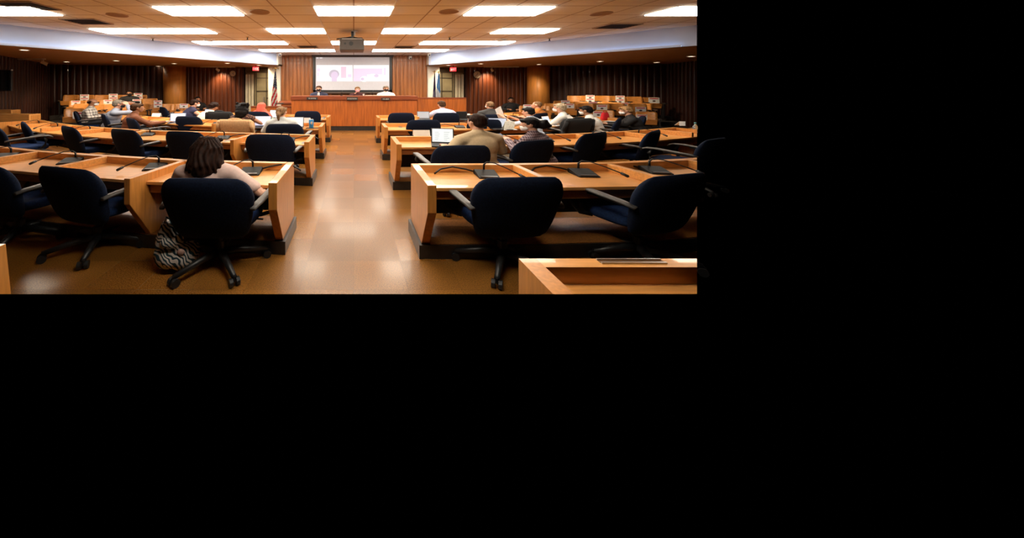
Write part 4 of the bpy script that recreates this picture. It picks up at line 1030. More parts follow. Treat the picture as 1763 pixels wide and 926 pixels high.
for (px, py, kind), lab in zip(signs, signlab):
    best = min(SEATS, key=lambda s: abs(s[0] - px) + 2.2 * abs(s[1] + 4 - py))
    y = best[2] - 0.17
    w, h = {'s': (12.5, 7.5), 'tall': (12.5, 12.5), 'w': (15, 9.5), 'big': (16, 12)}[kind]
    hw, hh = w * y / F / 2, h * y / F / 2; p = P(px, py, y)
    t = thing('paper_sign', 'red headed paper sign, %s' % lab, 'sign', (p.x, y, p.z - hh), 0, 'paper signs on the seats')
    rot = R(16 if px < 600 else -16)
    t.rotation_euler = (0, 0, rot)
    def q(x0, x1, z0, z1, d, m, nm):
        bm = new(); add_box(bm, x0 * hw * 1.04, x1 * hw * 1.04, -d, -d + .003, hh + z0 * hh, hh + z1 * hh); obj(nm, bm, m, t, keep=True)
    q(-1, 1, -1, 1, 0.0, WHITE, 'sheet')
    if kind == 'tall':
        q(-.8, .8, .68, .88, .004, REDP, 'heading'); q(-.8, .8, -.26, -.06, .004, REDP, 'heading'); q(-.3, .3, .15, .45, .004, DARKP, 'symbol'); q(-.3, .3, -.85, -.5, .004, DARKP, 'symbol')
    else:
        q(-.8, .8, .46, .78, .004, REDP, 'heading')
        bm = new(); add_ball(bm, (0, -.004, hh - .25 * hh), (hw * .32, .002, hh * .28)); obj('symbol', bm, DARKP, t, keep=True)
# ------------------------------------------------------------------ people
SK = {'fair': mat('skin_fair', (0.62, 0.33, 0.22), 0.55, var=0.06, scale=12), 'tan': mat('skin_tan', (0.42, 0.20, 0.11), 0.55, var=0.06, scale=12), 'brown': mat('skin_brown', (0.20, 0.085, 0.045), 0.5, var=0.06, scale=12)}
HAIR = {k: mat('hair_' + k, c, 0.6, var=0.6, scale=9, stretch=(6, 6, 1), bump=0.0, spec=0.1) for k, c in
        dict(darkbrown=(0.020, 0.008, 0.005), black=(0.009, 0.007, 0.007), brown=(0.06, 0.028, 0.013), grey=(0.20, 0.165, 0.13), blond=(0.36, 0.20, 0.085), sandy=(0.21, 0.12, 0.06), greyblond=(0.42, 0.32, 0.21)).items()}
def cloth(n, c): return mat('cloth_' + n, c, 0.88, var=0.06, scale=40, bump=0.06)
PANTS = cloth('dark_trousers', (0.02, 0.022, 0.03)); KHAKI = cloth('khaki_trousers', (0.42, 0.33, 0.22)); SHOEM = mat('shoe_black', (0.015, 0.013, 0.012), 0.4)
SHOEW = mat('shoe_white', (0.7, 0.68, 0.65), 0.5)
MASKK = mat('mask_black', (0.012, 0.012, 0.014), 0.8); MASKW = mat('mask_white', (0.82, 0.81, 0.80), 0.8, var=.03); MASKP = mat('mask_pink', (0.80, 0.30, 0.38), 0.8, var=.05); EYEM = mat('eye_dark', (0.02, 0.015, 0.012), 0.2)
def remesh(bm, voxel, smooth=4):
    me = bpy.data.meshes.new('tmp'); bmesh.ops.recalc_face_normals(bm, faces=bm.faces); bm.to_mesh(me); bm.free()
    o = bpy.data.objects.new('tmp', me); C.objects.link(o)
    m = o.modifiers.new('r', 'REMESH'); m.mode = 'VOXEL'; m.voxel_size = voxel; m.use_smooth_shade = True
    if smooth:
        s = o.modifiers.new('s', 'SMOOTH'); s.factor = 0.5; s.iterations = smooth
    out = bpy.data.meshes.new_from_object(o.evaluated_get(bpy.context.evaluated_depsgraph_get()))
    bpy.data.objects.remove(o); bpy.data.meshes.remove(me)
    out.shade_smooth()
    return out
def person(label, head, Y, rz, skin='fair', hair='short', hc='darkbrown', shirt=None, sleeve='long', lean=0.12, pitch=0.05, yaw=0.0, mask=None, glasses=False, armR=None, armL=None,
           pants=None, width=1.5, face=False, raise_=0.0, shoes=None, build=1.0, fine=0.010, extra=None, chair=None):
    hpx, htop = head
    S = width
    Pl = Vector((0, -0.02, 0.55)); sl, cl = math.sin(lean), math.cos(lean)
    Ch = Pl + Vector((0, sl * .27, cl * .27)); Nk = Pl + Vector((0, sl * .45, cl * .45))
    hl = lean * 0.7
    Hc = Nk + Vector((0, math.sin(hl) * .17 + .015, math.cos(hl) * .17))
    top = Hc.z + 0.115
    if chair:
        ch = [o for l, o in CH.items() if chair in l][0]
        q = Matrix.Rotation(R(rz), 3, 'Z') @ Vector((Hc.x * S, (Hc.y - .02) * S, 0)); Y = ch.location.y + q.y
    hs = (PZ(htop, Y) - raise_) / top
    HM = Matrix.Rotation(yaw, 3, 'Z') @ Matrix.Rotation(-pitch, 3, 'X')
    h = lambda x, y, z: Hc + HM @ Vector((x, y, z))
    spine = Matrix.Rotation(-lean, 3, 'X')
    sh = {}
    for s, k in ((1, 'R'), (-1, 'L')): sh[k] = Nk + spine @ Vector((s * .175 * build, 0, -.075))
    arms = {'R': armR or ((.27, .06, .72), (.15, .33, .76)), 'L': armL or ((-.27, .06, .72), (-.15, .33, .76))}
    hips = {'R': Vector((.09, 0, .52)), 'L': Vector((-.09, 0, .52))}
    knee = {'R': Vector((.12, .42, .53)), 'L': Vector((-.12, .42, .53))}
    ank = {'R': Vector((.12, .40, .10)), 'L': Vector((-.12, .40, .10))}
    toe = {'R': Vector((.14, .56, .05)), 'L': Vector((-.14, .56, .05))}
    def torso(bm, g):
        add_ball(bm, Pl, (.165 * build + g, .125 + g, .12 + g)); add_ball(bm, Pl + spine @ Vector((0, .01, .14)), (.145 * build + g, .112 * build + g, .15 + g), spine)
        add_ball(bm, Ch, (.168 * build + g, .115 * build + g, .175 + g), spine)
        add_cap(bm, sh['L'] + spine @ Vector((.03, 0, -.01)), sh['R'] + spine @ Vector((-.03, 0, -.01)), .066 + g, .066 + g)
        for k in 'LR': add_cap(bm, Nk + spine @ Vector((0, -.01, .0)), sh[k], .052 + g, .055 + g)
    # body, one continuous surface
    bm = new(); torso(bm, 0)
    add_cap(bm, Nk - Vector((0, 0, .03)), h(0, -.015, -.05), .056, .052)
    add_ball(bm, h(0, -.012, .020), (.074, .094, .092), HM); add_ball(bm, h(0, .022, -.038), (.058, .068, .076), HM); add_ball(bm, h(0, .056, -.092), (.03, .026, .024), HM)
    add_ball(bm, h(0, .068, .012), (.05, .022, .016), HM)
    add_cap(bm, h(0, .086, .004), h(0, .108, -.028), .009, .015, 8); add_ball(bm, h(0, .088, -.062), (.024, .011, .011), HM)
    for s in (-1, 1): add_ball(bm, h(s * .077, -.004, -.014), (.010, .020, .032), HM); add_ball(bm, h(s * .037, .066, -.02), (.02, .014, .016), HM)
    for k, s in (('R', 1), ('L', -1)):
        e, w = Vector(arms[k][0]), Vector(arms[k][1])
        add_cap(bm, sh[k], e, .050 * build, .040); add_cap(bm, e, w, .040, .027)
        d = (w - e).normalized(); side = d.cross(Vector((0, 0, 1)));
        if side.length < .1: side = Vector((1, 0, 0))
        side.normalize(); up = side.cross(d).normalized(); inw = -side * s      # thumb points to the body's middle
        pc = w + d * .045
        for q in (-1.1, -.35, .35, 1.1): add_cap(bm, w + side * q * .016, w + d * .085 + side * q * .021, .015, .014, 8)
        for q, L in ((-1.5, .062), (-.5, .078), (.5, .084), (1.5, .074)):
            L = L if s > 0 else {-1.5: .074, -.5: .084, .5: .078, 1.5: .062}[q]
            a = w + d * .088 + side * q * .0215; b = a + d * L * .5 - up * .012 + side * q * .003; c = b + d * L * .36 - up * .034
            add_cap(bm, a, b, .0105, .0095, 8); add_cap(bm, b, c, .0095, .008, 8)
        a = w + d * .03 + inw * .028; b = a + d * .035 + inw * .028 - up * .008; add_cap(bm, a, b, .014, .012, 8); add_cap(bm, b, b + d * .034 + inw * .004 - up * .012, .011, .009, 8)
        add_cap(bm, hips[k], knee[k], .082 * build, .058); add_cap(bm, knee[k], ank[k], .056, .038); add_cap(bm, ank[k] - Vector((0, .03, .03)), toe[k], .040, .032)
    meshes = [('body', remesh(bm, fine, 3), SK[skin])]
    # shirt
    bm = new(); torso(bm, .014)
    add_cap(bm, Nk - Vector((0, .012, .045)), Nk + Vector((0, .002, .028)), .068, .062)
    for k in 'LR':
        e, w = Vector(arms[k][0]), Vector(arms[k][1])
        if sleeve == 'long': add_cap(bm, sh[k], e, .066 * build, .055); add_cap(bm, e, e.lerp(w, .93), .055, .042)
        elif sleeve == 'roll': add_cap(bm, sh[k], e, .066 * build, .056); add_cap(bm, e, e.lerp(w, .25), .055, .050)
        elif sleeve == 'short': add_cap(bm, sh[k], sh[k].lerp(e, .68), .068 * build, .064)
    meshes.append(('shirt', remesh(bm, .013, 4), shirt))
    bm = new(); add_ball(bm, Pl - Vector((0, 0, .015)), (.18 * build, .138, .11))
    for k in 'LR': add_cap(bm, hips[k], knee[k], .096 * build, .072); add_cap(bm, knee[k], ank[k] + Vector((0, 0, .02)), .070, .056)
    meshes.append(('trousers', remesh(bm, .015, 4), pants or PANTS))
    for k in 'LR':
        bm = new(); add_cap(bm, ank[k] - Vector((0, .05, .055)), toe[k] + Vector((0, .02, -.01)), .045, .038); add_ball(bm, ank[k] - Vector((0, .02, .02)), (.048, .055, .05)); meshes.append(('shoe', remesh(bm, .014, 3), shoes or SHOEM))
    # hair
    bm = new(); ok = True
    if hair in ('short', 'long', 'bun', 'pony', 'curly', 'bob'):
        add_ball(bm, h(0, -.026, .034), (.083, .094, .090), HM); add_ball(bm, h(0, -.052, -.018), (.076, .062, .072), HM)
        for s in (-1, 1): add_cap(bm, h(s * .068, .012, .02), h(s * .074, .0, -.005), .018, .010)
        add_cap(bm, h(-.04, .055, .075), h(.045, .055, .078), .026, .026)
    if hair == 'long':
        add_cap(bm, h(0, -.05, -.02), h(0, -.075, -.15), .088, .095); add_cap(bm, h(0, -.075, -.15), h(.01, -.085, -.215), .095, .075)
        for s in (-1, 1): add_cap(bm, h(s * .070, -.015, 0), h(s * .095, -.035, -.15), .036, .04); add_cap(bm, h(s * .095, -.035, -.15), h(s * .105, -.04, -.20), .04, .025)
        rnd = random.Random(2)
        for i in range(70):
            a = rnd.uniform(-1.9, 1.9); top_ = h(math.sin(a) * .05, -.03 - math.cos(a) * .04, .115 - .02 * rnd.random())
            mid = h(math.sin(a) * .098, -.035 - math.cos(a) * .078, .01); end = h(math.sin(a) * (.10 + .03 * rnd.random()), -.05 - math.cos(a) * .07, -.17 - .07 * rnd.random())
            add_cap(bm, top_, mid, .010, .014, 6); add_cap(bm, mid, end, .014, .007, 6)
    if hair == 'longcurly':
        pts = [(0, -.03, .04, .1), (0, -.07, -.03, .10), (0, -.08, -.11, .105), (.0, -.085, -.17, .09)]
        for x, y, z, r in pts: add_ball(bm, h(x, y, z), r)
        rnd = random.Random(3)
        for i in range(46):
            a = rnd.uniform(-2.4, 2.4); zz = rnd.uniform(-.20, .12); add_ball(bm, h(math.sin(a) * .095, -.055 - math.cos(a) * .07, zz), rnd.uniform(.022, .036), u=8, v=6)
    if hair == 'curly':
        rnd = random.Random(5)
        for i in range(40):
            a = rnd.uniform(0, 6.28); e = rnd.uniform(-.2, 1.5); add_ball(bm, h(.085 * math.cos(a) * math.cos(e), -.03 + .09 * math.sin(a) * math.cos(e), .03 + .10 * math.sin(e)), rnd.uniform(.026, .04), u=8, v=6)
    if hair == 'bun':
        add_ball(bm, h(0.01, -.14, -.03), (.078, .066, .078), HM)
        rnd = random.Random(8)
        for i in range(16): add_ball(bm, h(.01 + rnd.uniform(-.055, .055), -.145 + rnd.uniform(-.05, .04), -.03 + rnd.uniform(-.06, .06)), .027, u=8, v=6)
    if hair == 'pony':
        add_cap(bm, h(0, -.10, -.02), h(0, -.125, -.07), .032, .036); add_cap(bm, h(0, -.125, -.07), h(.01, -.115, -.19), .036, .016)
    if hair == 'bald':
        add_ball(bm, h(0, -.045, -.004), (.080, .066, .052), HM); 
        for s in (-1, 1): add_cap(bm, h(s * .070, .0, .012), h(s * .06, -.04, .03), .016, .022)
    if hair == 'buzz': add_ball(bm, h(0, -.020, .028), (.0775, .092, .0885), HM); add_ball(bm, h(0, -.048, -.012), (.071, .060, .062), HM)
    if hair == 'hijab':
        add_ball(bm, h(0, -.016, .024), (.092, .108, .104), HM); add_cap(bm, h(0, -.035, -.03), Nk + Vector((0, -.01, 0)), .092, .105)
        add_cap(bm, Nk + Vector((-.10, -.03, -.01)), Nk + Vector((.10, -.03, -.02)), .055, .055); add_cap(bm, h(-.09, .02, -.06), h(.09, -.03, -.11), .035, .035)
        add_cap(bm, Nk + Vector((.06, .05, .02)), Nk + Vector((.10, .10, -.14)), .05, .03)
    meshes.append(('headscarf' if hair == 'hijab' else 'hair', remesh(bm, .008 if hair == 'long' else .011, 2), hc if not isinstance(hc, str) else HAIR[hc]))
    if mask:
        bm = new(); add_ball(bm, h(0, .056, -.052), (.061, .054, .050), HM); add_cap(bm, h(0, .098, -.022), h(0, .092, -.08), .016, .018)
        for s in (-1, 1): add_tube(bm, [h(s * .055, .06, -.025), h(s * .079, .01, -.005)], .0035, 6); add_tube(bm, [h(s * .055, .06, -.08), h(s * .080, .01, -.035)], .0035, 6)
        meshes.append(('face_mask', remesh(bm, .007, 2), mask))
    if face:
        for s in (-1, 1):
            bm = new(); add_ball(bm, h(s * .031, .080, .002), (.014, .008, .008), HM); me = bpy.data.meshes.new('eye'); bm.to_mesh(me); bm.free(); me.shade_smooth(); meshes.append(('eye', me, EYEM))
    if glasses:
        bm = new()
        for s in (-1, 1):
            add_tube(bm, [h(s * .034 + .026 * math.cos(a * .5236), .100, .004 + .02 * math.sin(a * .5236)) for a in range(13)], .003, 6); add_tube(bm, [h(s * .06, .098, .006), h(s * .084, .0, .0)], .003, 6)
        add_tube(bm, [h(-.01, .104, .006), h(.01, .104, .006)], .003, 6); me = bpy.data.meshes.new('glasses'); bm.to_mesh(me); bm.free(); meshes.append(('glasses', me, BLACK))
    if extra == 'tie':
        bm = new(); add_ball(bm, Ch + spine @ Vector((0, .082, .09)), (.034, .055, .14), spine); meshes.append(('dress_shirt', remesh(bm, .01, 2), WHITE))
        bm = new(); add_cap(bm, Ch + spine @ Vector((0, .112, .21)), Ch + spine @ Vector((0, .136, .02)), .010, .014, 8); meshes.append(('necktie', remesh(bm, .008, 2), BLACKCL))
    if extra == 'lanyard':
        bm = new(); add_tube(bm, [Nk + Vector((.075 * math.sin(a), -.01 - .075 * math.cos(a), .02 - .02 * math.cos(a))) for a in [x * .4 - 2.2 for x in range(12)]], .012, 6); me = bpy.data.meshes.new('lanyard'); bm.to_mesh(me); bm.free(); meshes.append(('lanyard', me, BLACKCL))
    a = R(rz); rot = Matrix.Rotation(a, 3, 'Z')
    hv = rot @ Vector((Hc.x * S, Hc.y * S, 0))
    root = None
    for nm, me, m in meshes:
        if nm == 'hair' and hair in ('long', 'short', 'bob', 'pony', 'bun'):      # locks
            amp = .006 if hair == 'long' else .0022
            for v in me.vertices:
                q = v.co - Hc; an = math.atan2(q.y + .03, q.x)
                v.co += v.normal * amp * math.sin(an * (17 if hair == 'long' else 26) + 2.2 * math.sin(q.z * 22 + an * 3))
        me.transform(Matrix.Diagonal((S, S, hs, 1)))
        if root is None:
            root = meshobj('person', me, m); root.location = (PX(hpx, Y) - hv.x, Y - hv.y, raise_); root.rotation_euler = (0, 0, a); tag(root, label, 'person')
        else: meshobj(nm, me, m, root)
    def to_world(v): return root.location + rot @ Vector((v[0] * S, v[1] * S, v[2] * hs))
    return root, to_world

PINK = cloth('pale_pink', (0.62, 0.44, 0.39)); BEIGE = cloth('beige_jacket', (0.52, 0.39, 0.235)); GREYBL = cloth('grey_blue', (0.30, 0.32, 0.40)); BROWNJ = cloth('brown_jacket', (0.15, 0.042, 0.013))
NAVYC = cloth('navy_top', (0.018, 0.017, 0.055)); WHITEC = cloth('white_shirt', (0.74, 0.71, 0.66)); LAV = cloth('lavender', (0.52, 0.54, 0.74)); CHAR = cloth('charcoal', (0.045, 0.042, 0.042)); ORANGE = cloth('orange_shirt', (0.70, 0.24, 0.05))
BLK = cloth('black_top', (0.012, 0.011, 0.012)); CORAL = cloth('coral_scarf', (0.68, 0.12, 0.075)); PALEG = cloth('pale_grey', (0.55, 0.56, 0.55)); SUIT = cloth('navy_suit', (0.025, 0.028, 0.06)); PRINT = pattern_mat('cloth_print', 'flower', (0.05, 0.02, 0.015), (0.30, 0.13, 0.07), 22, .35)
PLW = pattern_mat('cloth_white_plaid', 'plaid', (0.72, 0.68, 0.62), (0.05, 0.03, 0.03), 3.6, 0.80); PLP = pattern_mat('cloth_purple_check', 'plaid', (0.075, 0.04, 0.055), (0.36, 0.27, 0.30), 9.0, 0.72); STB = pattern_mat('cloth_blue_stripe', 'stripe', (0.42, 0.50, 0.66), (0.66, 0.72, 0.82), 9, 1.0)

person('long brown haired woman in pale pink short sleeves seated at the front desk', (360, 236), 3.33, -4, 'fair', 'long', 'darkbrown', PINK, 'short', lean=.06, pitch=.1, armR=((.40, .02, .69), (.30, .28, .69)), width=1.42, fine=.009, shoes=SHOEW, chair='woman in pale pink sitting in it')
person('man in a beige jacket with brown hair working at a laptop', (820, 196), 5.15, 10, 'fair', 'short', 'darkbrown', BEIGE, 'long', lean=.14, yaw=.25, pitch=.12, glasses=True, pants=KHAKI, width=1.55, armL=((-.33, .02, .74), (-.24, .28, .76)), build=1.08, fine=.009, chair='behind the man in the beige jacket')
_, q4 = person('person in a purple checked shirt with a dark hair bun, holding a phone', (911, 202.5), 5.65, 34, 'fair', 'bun', 'black', PLP, 'long', lean=.24, yaw=.6, pitch=.25, mask=MASKW, pants=KHAKI, width=1.5, armL=((-.26, .14, .74), (-.05, .36, .84)), armR=((.26, .16, .70), (.08, .36, .80)), fine=.009, chair='behind the person in the plaid shirt')
_, q5 = person('man in a blue striped shirt and dark hair holding up a sheet of paper', (909, 185), 8.5, 38, 'fair', 'short', 'black', STB, 'roll', lean=.22, pitch=.15, armL=((-.24, .26, .82), (-.16, .48, 1.0)), armR=((.26, .2, .78), (.05, .46, .98)))
person('balding man in an orange shirt seated by the oak column', (924, 174.5), 11.0, 36, 'fair', 'buzz', 'sandy', ORANGE, 'short', lean=.12, yaw=.3, chair='chair of the man in the orange shirt')
person('man in a white shirt with a dark lanyard and light mask', (963, 178), 9.0, 46, 'fair', 'short', 'greyblond', WHITEC, 'long', lean=.26, pitch=.1, mask=MASKW, extra='lanyard', glasses=True, build=1.12, width=1.55, armL=((-.26, .2, .74), (-.1, .42, .80)))
person('dark haired man in a white shirt wearing a white cup mask', (1008, 182.5), 9.5, 44, 'tan', 'short', 'black', WHITEC, 'long', lean=.34, pitch=.25, mask=MASKW, build=1.05, chair='black jacket hung over')
person('blonde person in a black top bent over a phone', (1077, 183), 9.6, 56, 'fair', 'bob', 'blond', BLK, 'long', lean=.34, pitch=.3, mask=MASKW, armL=((-.2, .22, .74), (-.12, .44, .76)), armR=((.24, .22, .74), (.06, .46, .76)), chair='chair of the blonde person')
person('person in black seated alone against the fluted wall below the clock', (880, 167.5), 15.2, 165, 'tan', 'short', 'black', BLK, 'long', lean=.05, face=True)
person('man in a lavender shirt with brown hair leaning on his desk', (760, 174), 10.5, 12, 'fair', 'short', 'brown', LAV, 'long', lean=.36, pitch=.3, build=1.08, width=1.55, armL=((-.36, .14, .76), (-.2, .36, .78)), armR=((.36, .12, .74), (.2, .36, .78)), chair='chair of the man in the lavender')
person('man with cropped hair in a dark grey top seen from behind', (843, 174.5), 10.5, 4, 'fair', 'buzz', 'sandy', CHAR, 'long', lean=.1, yaw=.1, mask=MASKW, build=1.1, width=1.6, chair='chair of the man in the dark grey')
person('man in a white plaid shirt with glasses and a white mask', (160, 170), 11.9, -62, 'tan', 'bald', 'darkbrown', PLW, 'long', lean=.14, pitch=.1, mask=MASKW, glasses=True, build=1.12, width=1.55, chair='behind the man in the white plaid')
person('grey haired man in a grey blue shirt and black mask, hand raised to his face', (205, 172), 10.8, -56, 'fair', 'short', 'grey', GREYBL, 'long', lean=.24, pitch=.15, mask=MASKK, armR=((.22, .34, .92), (.10, .27, 1.12)), armL=((-.2, .3, .84), (-.03, .33, 1.08)), build=1.12, width=1.55, chair='behind the man in the grey blue')
person('man in a brown jacket with short dark hair at the papers', (237, 178), 9.6, -50, 'tan', 'short', 'brown', BROWNJ, 'long', lean=.22, pitch=.1, build=1.12, width=1.55, armR=((.27, .26, .74), (.14, .52, .76)), chair='behind the man in the brown jacket')
person('person in a sleeveless navy top with short dark hair and mask', (336, 171.5), 11.2, -48, 'fair', 'short', 'darkbrown', NAVYC, 'none', lean=.32, pitch=.3, mask=MASKW, build=1.12, width=1.6, armR=((.30, .22, .76), (.12, .46, .78)))
person('man in a dark jacket over white seated low against the fluted wall', (340.5, 166.5), 15.5, -140, 'tan', 'short', 'black', BLK, 'long', lean=.05, face=True)
person('person in white with dark curly hair bowed over the desk', (368, 178), 10.9, -28, 'tan', 'curly', 'darkbrown', WHITEC, 'short', lean=.42, pitch=.45, build=1.05, width=1.6, armR=((.34, .18, .76), (.26, .46, .78)), chair='chair of the curly haired')
person('woman with long black curls in a sleeveless print dress at a laptop', (420, 178), 8.35, -14, 'tan', 'longcurly', 'black', PRINT, 'none', lean=.12, pitch=.1, armR=((.33, .16, .74), (.22, .42, .78)), chair='covered by a tan blazer')
person('person in a coral red headscarf seated before the dais', (451, 177), 10.8, -20, 'tan', 'hijab', CORAL, CORAL, 'long', lean=.16, pitch=.15, chair='of the person in the red headscarf')
person('blonde woman with a ponytail in a pale grey top', (485, 184), 7.6, 6, 'fair', 'pony', 'sandy', PALEG, 'long', lean=.12, yaw=-.3, pitch=.1, width=1.5, chair='behind the blonde ponytail')
person('person in black with a black mask on the topmost audience seats', (223, 156), 14.45, 200, 'tan', 'short', 'black', BLK, 'long', lean=.0, mask=MASKK, face=True, raise_=.45)
person('man in a navy suit, white shirt and black mask on the dais', (549, 147.8), 14.2, 178, 'fair', 'short', 'brown', SUIT, 'long', lean=.08, mask=MASKK, face=True, raise_=.48, extra='tie', width=1.6)
person('woman with short brown hair and a pink mask on the dais', (615.5, 149.3), 14.2, 180, 'fair', 'bob', 'sandy', cloth('dark_maroon', (0.06, 0.012, 0.014)), 'long', lean=.08, mask=MASKP, face=True, raise_=.48, armR=((.24, .2, .74), (.08, .20, .98)))
person('man in a white shirt and black mask on the dais', (664.5, 147.8), 14.2, 182, 'tan', 'short', 'grey', WHITEC, 'long', lean=.06, mask=MASKK, face=True, raise_=.48, width=1.6)

# ------------------------------------------------------------------ things on the desks
SCRL = mat('laptop_screen_white', (0.5, 0.5, 0.5), 0.3, var=0.0, emit=(0.74, 0.82, 0.84), estr=0.62); SCRB = mat('laptop_screen_blue', (0.4, 0.4, 0.4), 0.3, var=0.0, emit=(0.42, 0.50, 0.70), estr=0.6)
LAPG = mat('laptop_grey', (0.10, 0.10, 0.11), 0.4, var=.1); LAPB = mat('laptop_black', (0.018, 0.018, 0.02), 0.4, var=.1); LAPL = mat('laptop_blue_lid', (0.16, 0.24, 0.42), 0.4, var=.1); GREYT = mat('screen_text_grey', (0.3, 0.34, 0.36), .5, emit=(.4, .46, .48), estr=.5)
def laptop(px, py, y, rz, lab, lid=LAPG, scr=SCRL, w=0.50, hgt=0.27, tilt=16, z=ZW, lines=False, back=False):
    t = thing('laptop', lab, 'laptop', (PX(px, y), y, z + .002), R(rz), 'laptops on the desks')
    bm = new(); add_box(bm, -w / 2, w / 2, -.34, 0, 0, .018); k = obj('keyboard_deck', bm, lid, t, bevel=.003, keep=True)
    bm = new()
    for r_ in range(4): add_box(bm, -w * .43, w * .43, -.26 + r_ * .06, -.215 + r_ * .06, .018, .021)
    obj('keys', bm, LAPB, k, keep=True)
    T = Matrix.Translation((0, 0, .018)) @ Matrix.Rotation(R(-tilt), 4, 'X')
    bm = new(); add_box(bm, -w / 2, w / 2, -.0, .014, 0, hgt); bm.transform(T); l = obj('lid', bm, lid, t, bevel=.004, keep=True)
    bm = new(); add_box(bm, -w / 2 + .02, w / 2 - .02, -.004, 0, .02, hgt - .015); bm.transform(T); s = obj('display', bm, scr, l, keep=True)
    if lines:
        bm = new()
        for i in range(5):
            for c in (-1, 1): add_box(bm, c * w * .2 - w * .14, c * w * .2 + w * random.uniform(.0, .14), -.007, -.004, .05 + i * .035, .058 + i * .035)
        bm.transform(T); obj('document_text', bm, GREYT, s, keep=True)
    return t
laptop(762, 247, 5.85, -12, 'open laptop with a white document in front of the beige jacket', LAPB, SCRL, 0.40, .27, 18, lines=True)
laptop(858, 216, 8.1, -6, 'open dark laptop with a blue grey page beyond the beige jacket', LAPB, SCRB, .46, .25, 20, lines=True)
laptop(452, 212, 8.4, 4, 'open laptop with a pale lilac screen before the black curls', LAPB, mat('laptop_screen_lilac', (.5, .5, .5), .3, var=0, emit=(.62, .63, .86), estr=.72), .44, .27, 14)
laptop(507, 212.5, 8.2, 0, 'open laptop with a white screen before the blonde ponytail', LAPG, SCRL, .46, .26, 14, lines=True)
laptop(472, 200, 10.7, -25, 'open laptop with a white screen by the coral headscarf', LAPB, SCRL, .46, .27, 16)
laptop(306, 203, 9.55, 20, 'open laptop with a blue lit screen next to the empty third row chair', LAPL, SCRB, .42, .26, 22)
laptop(357, 197, 11.3, -20, 'open laptop with a pale blue screen between the navy top and the white shirt', LAPB, SCRB, .34, .26, 14)
laptop(729, 203, 10.45, -6, 'open laptop with a slate blue screen beside the lavender shirt', LAPG, mat('laptop_screen_slate', (.3, .3, .3), .3, var=0, emit=(.10, .14, .20), estr=.8), .40, .24, 20)
laptop(796, 204, 10.4, 5, 'open laptop with a black screen between lavender shirt and dark grey top', LAPB, mat('laptop_screen_off', (.012, .012, .013), .2, var=.05), .36, .24, 14)
laptop(943, 211, 8.9, 30, 'open laptop with a sky blue screen before the lanyard wearer', WHITEP, mat('laptop_screen_sky', (.4, .4, .4), .3, var=0, emit=(.36, .52, .78), estr=.75), .32, .22, 20)

def sheet(px, py, y, w, d, rz, lab, m=WHITE, name='paper_sheet', z=None, n=1, cat='paper', group='papers on the desks'):
    z = ZW + .001 if z is None else z
    bm = new()
    for i in range(n):
        b2 = new(); add_box(b2, -w / 2, w / 2, -d / 2, d / 2, .0025 * i, .0025 * i + .002); b2.transform(Matrix.Rotation(R(i * 4), 4, 'Z')); me = bpy.data.meshes.new('t'); b2.to_mesh(me); b2.free(); bm.from_mesh(me); bpy.data.meshes.remove(me)
    o = obj(name, bm, m); o.location = (PX(px, y), y, z); o.rotation_euler = (0, 0, R(rz)); tag(o, lab, cat, group); return o
sheet(284, 210, 9.75, .42, .34, 20, 'white papers spread before the brown jacket', n=2)
sheet(870, 221, 8.0, .46, .34, -4, 'white sheets lying beside the dark laptop with the blue grey page')
sheet(857, 247.5, 5.75, .26, .18, -6, 'white note under the microphone between beige jacket and checked shirt')
sheet(322, 199.5, 10.7, .36, .25, 10, 'white sheet beyond the chair by the blue lit laptop')
sheet(1054, 203, 9.75, .40, .3, 30, 'white sheet under the hands of the blonde person')
sheet(893, 201.5, 11.2, .5, .3, 0, 'cream sheet on the desk nearest the dais, below the person in black', mat('cream_sheet', (.7, .6, .45), .7, var=.04))
def standing(name, px0, px1, py0, py1, y, lab, cat, m=WHITE, slant=0.06, skew=0.0):
    p0, p1 = P(px0, py1, y), P(px1, py0, y)
    t = thing(name, lab, cat, ((p0.x + p1.x) / 2, y, p0.z))
    bm = new(); add_extrude(bm, [Vector((p0.x, y, p0.z)), Vector((p1.x, y, p0.z)), Vector((p1.x + skew, y + slant, p1.z)), Vector((p0.x + skew, y + slant, p1.z))], (0, .004, 0)); obj('front_leaf', bm, m, t)
    bm = new(); add_extrude(bm, [Vector((p0.x, y + .12, p0.z)), Vector((p1.x, y + .12, p0.z)), Vector((p1.x + skew, y + slant, p1.z)), Vector((p0.x + skew, y + slant, p1.z))], (0, .004, 0)); obj('rear_leaf', bm, m, t)
    return t
standing('folded_card', 712, 741, 224.5, 234.5, 6.3, 'wide cream folder standing behind the desk rim, beside the white document laptop', 'folder', mat('cream_card', (.72, .66, .58), .7, var=.03))
standing('folded_card', 260.5, 275.5, 195, 201, 10.9, 'white folded card standing before the brown jacket', 'card')
standing('folded_card', 515, 534, 203, 211.5, 8.45, 'white folded card standing beside the blue drink can', 'card', mat('grey_card', (.62, .58, .54), .7, var=.03))
standing('folded_card', 1170, 1180, 209.5, 216.5, 7.5, 'white folded card at the far end of the curving desk', 'card', WHITE, .05, .05)
standing('folded_card', 462, 470, 202, 213, 8.5, 'small mint green card between two laptops', 'card', mat('mint_card', (.45, .58, .50), .7, var=.03))

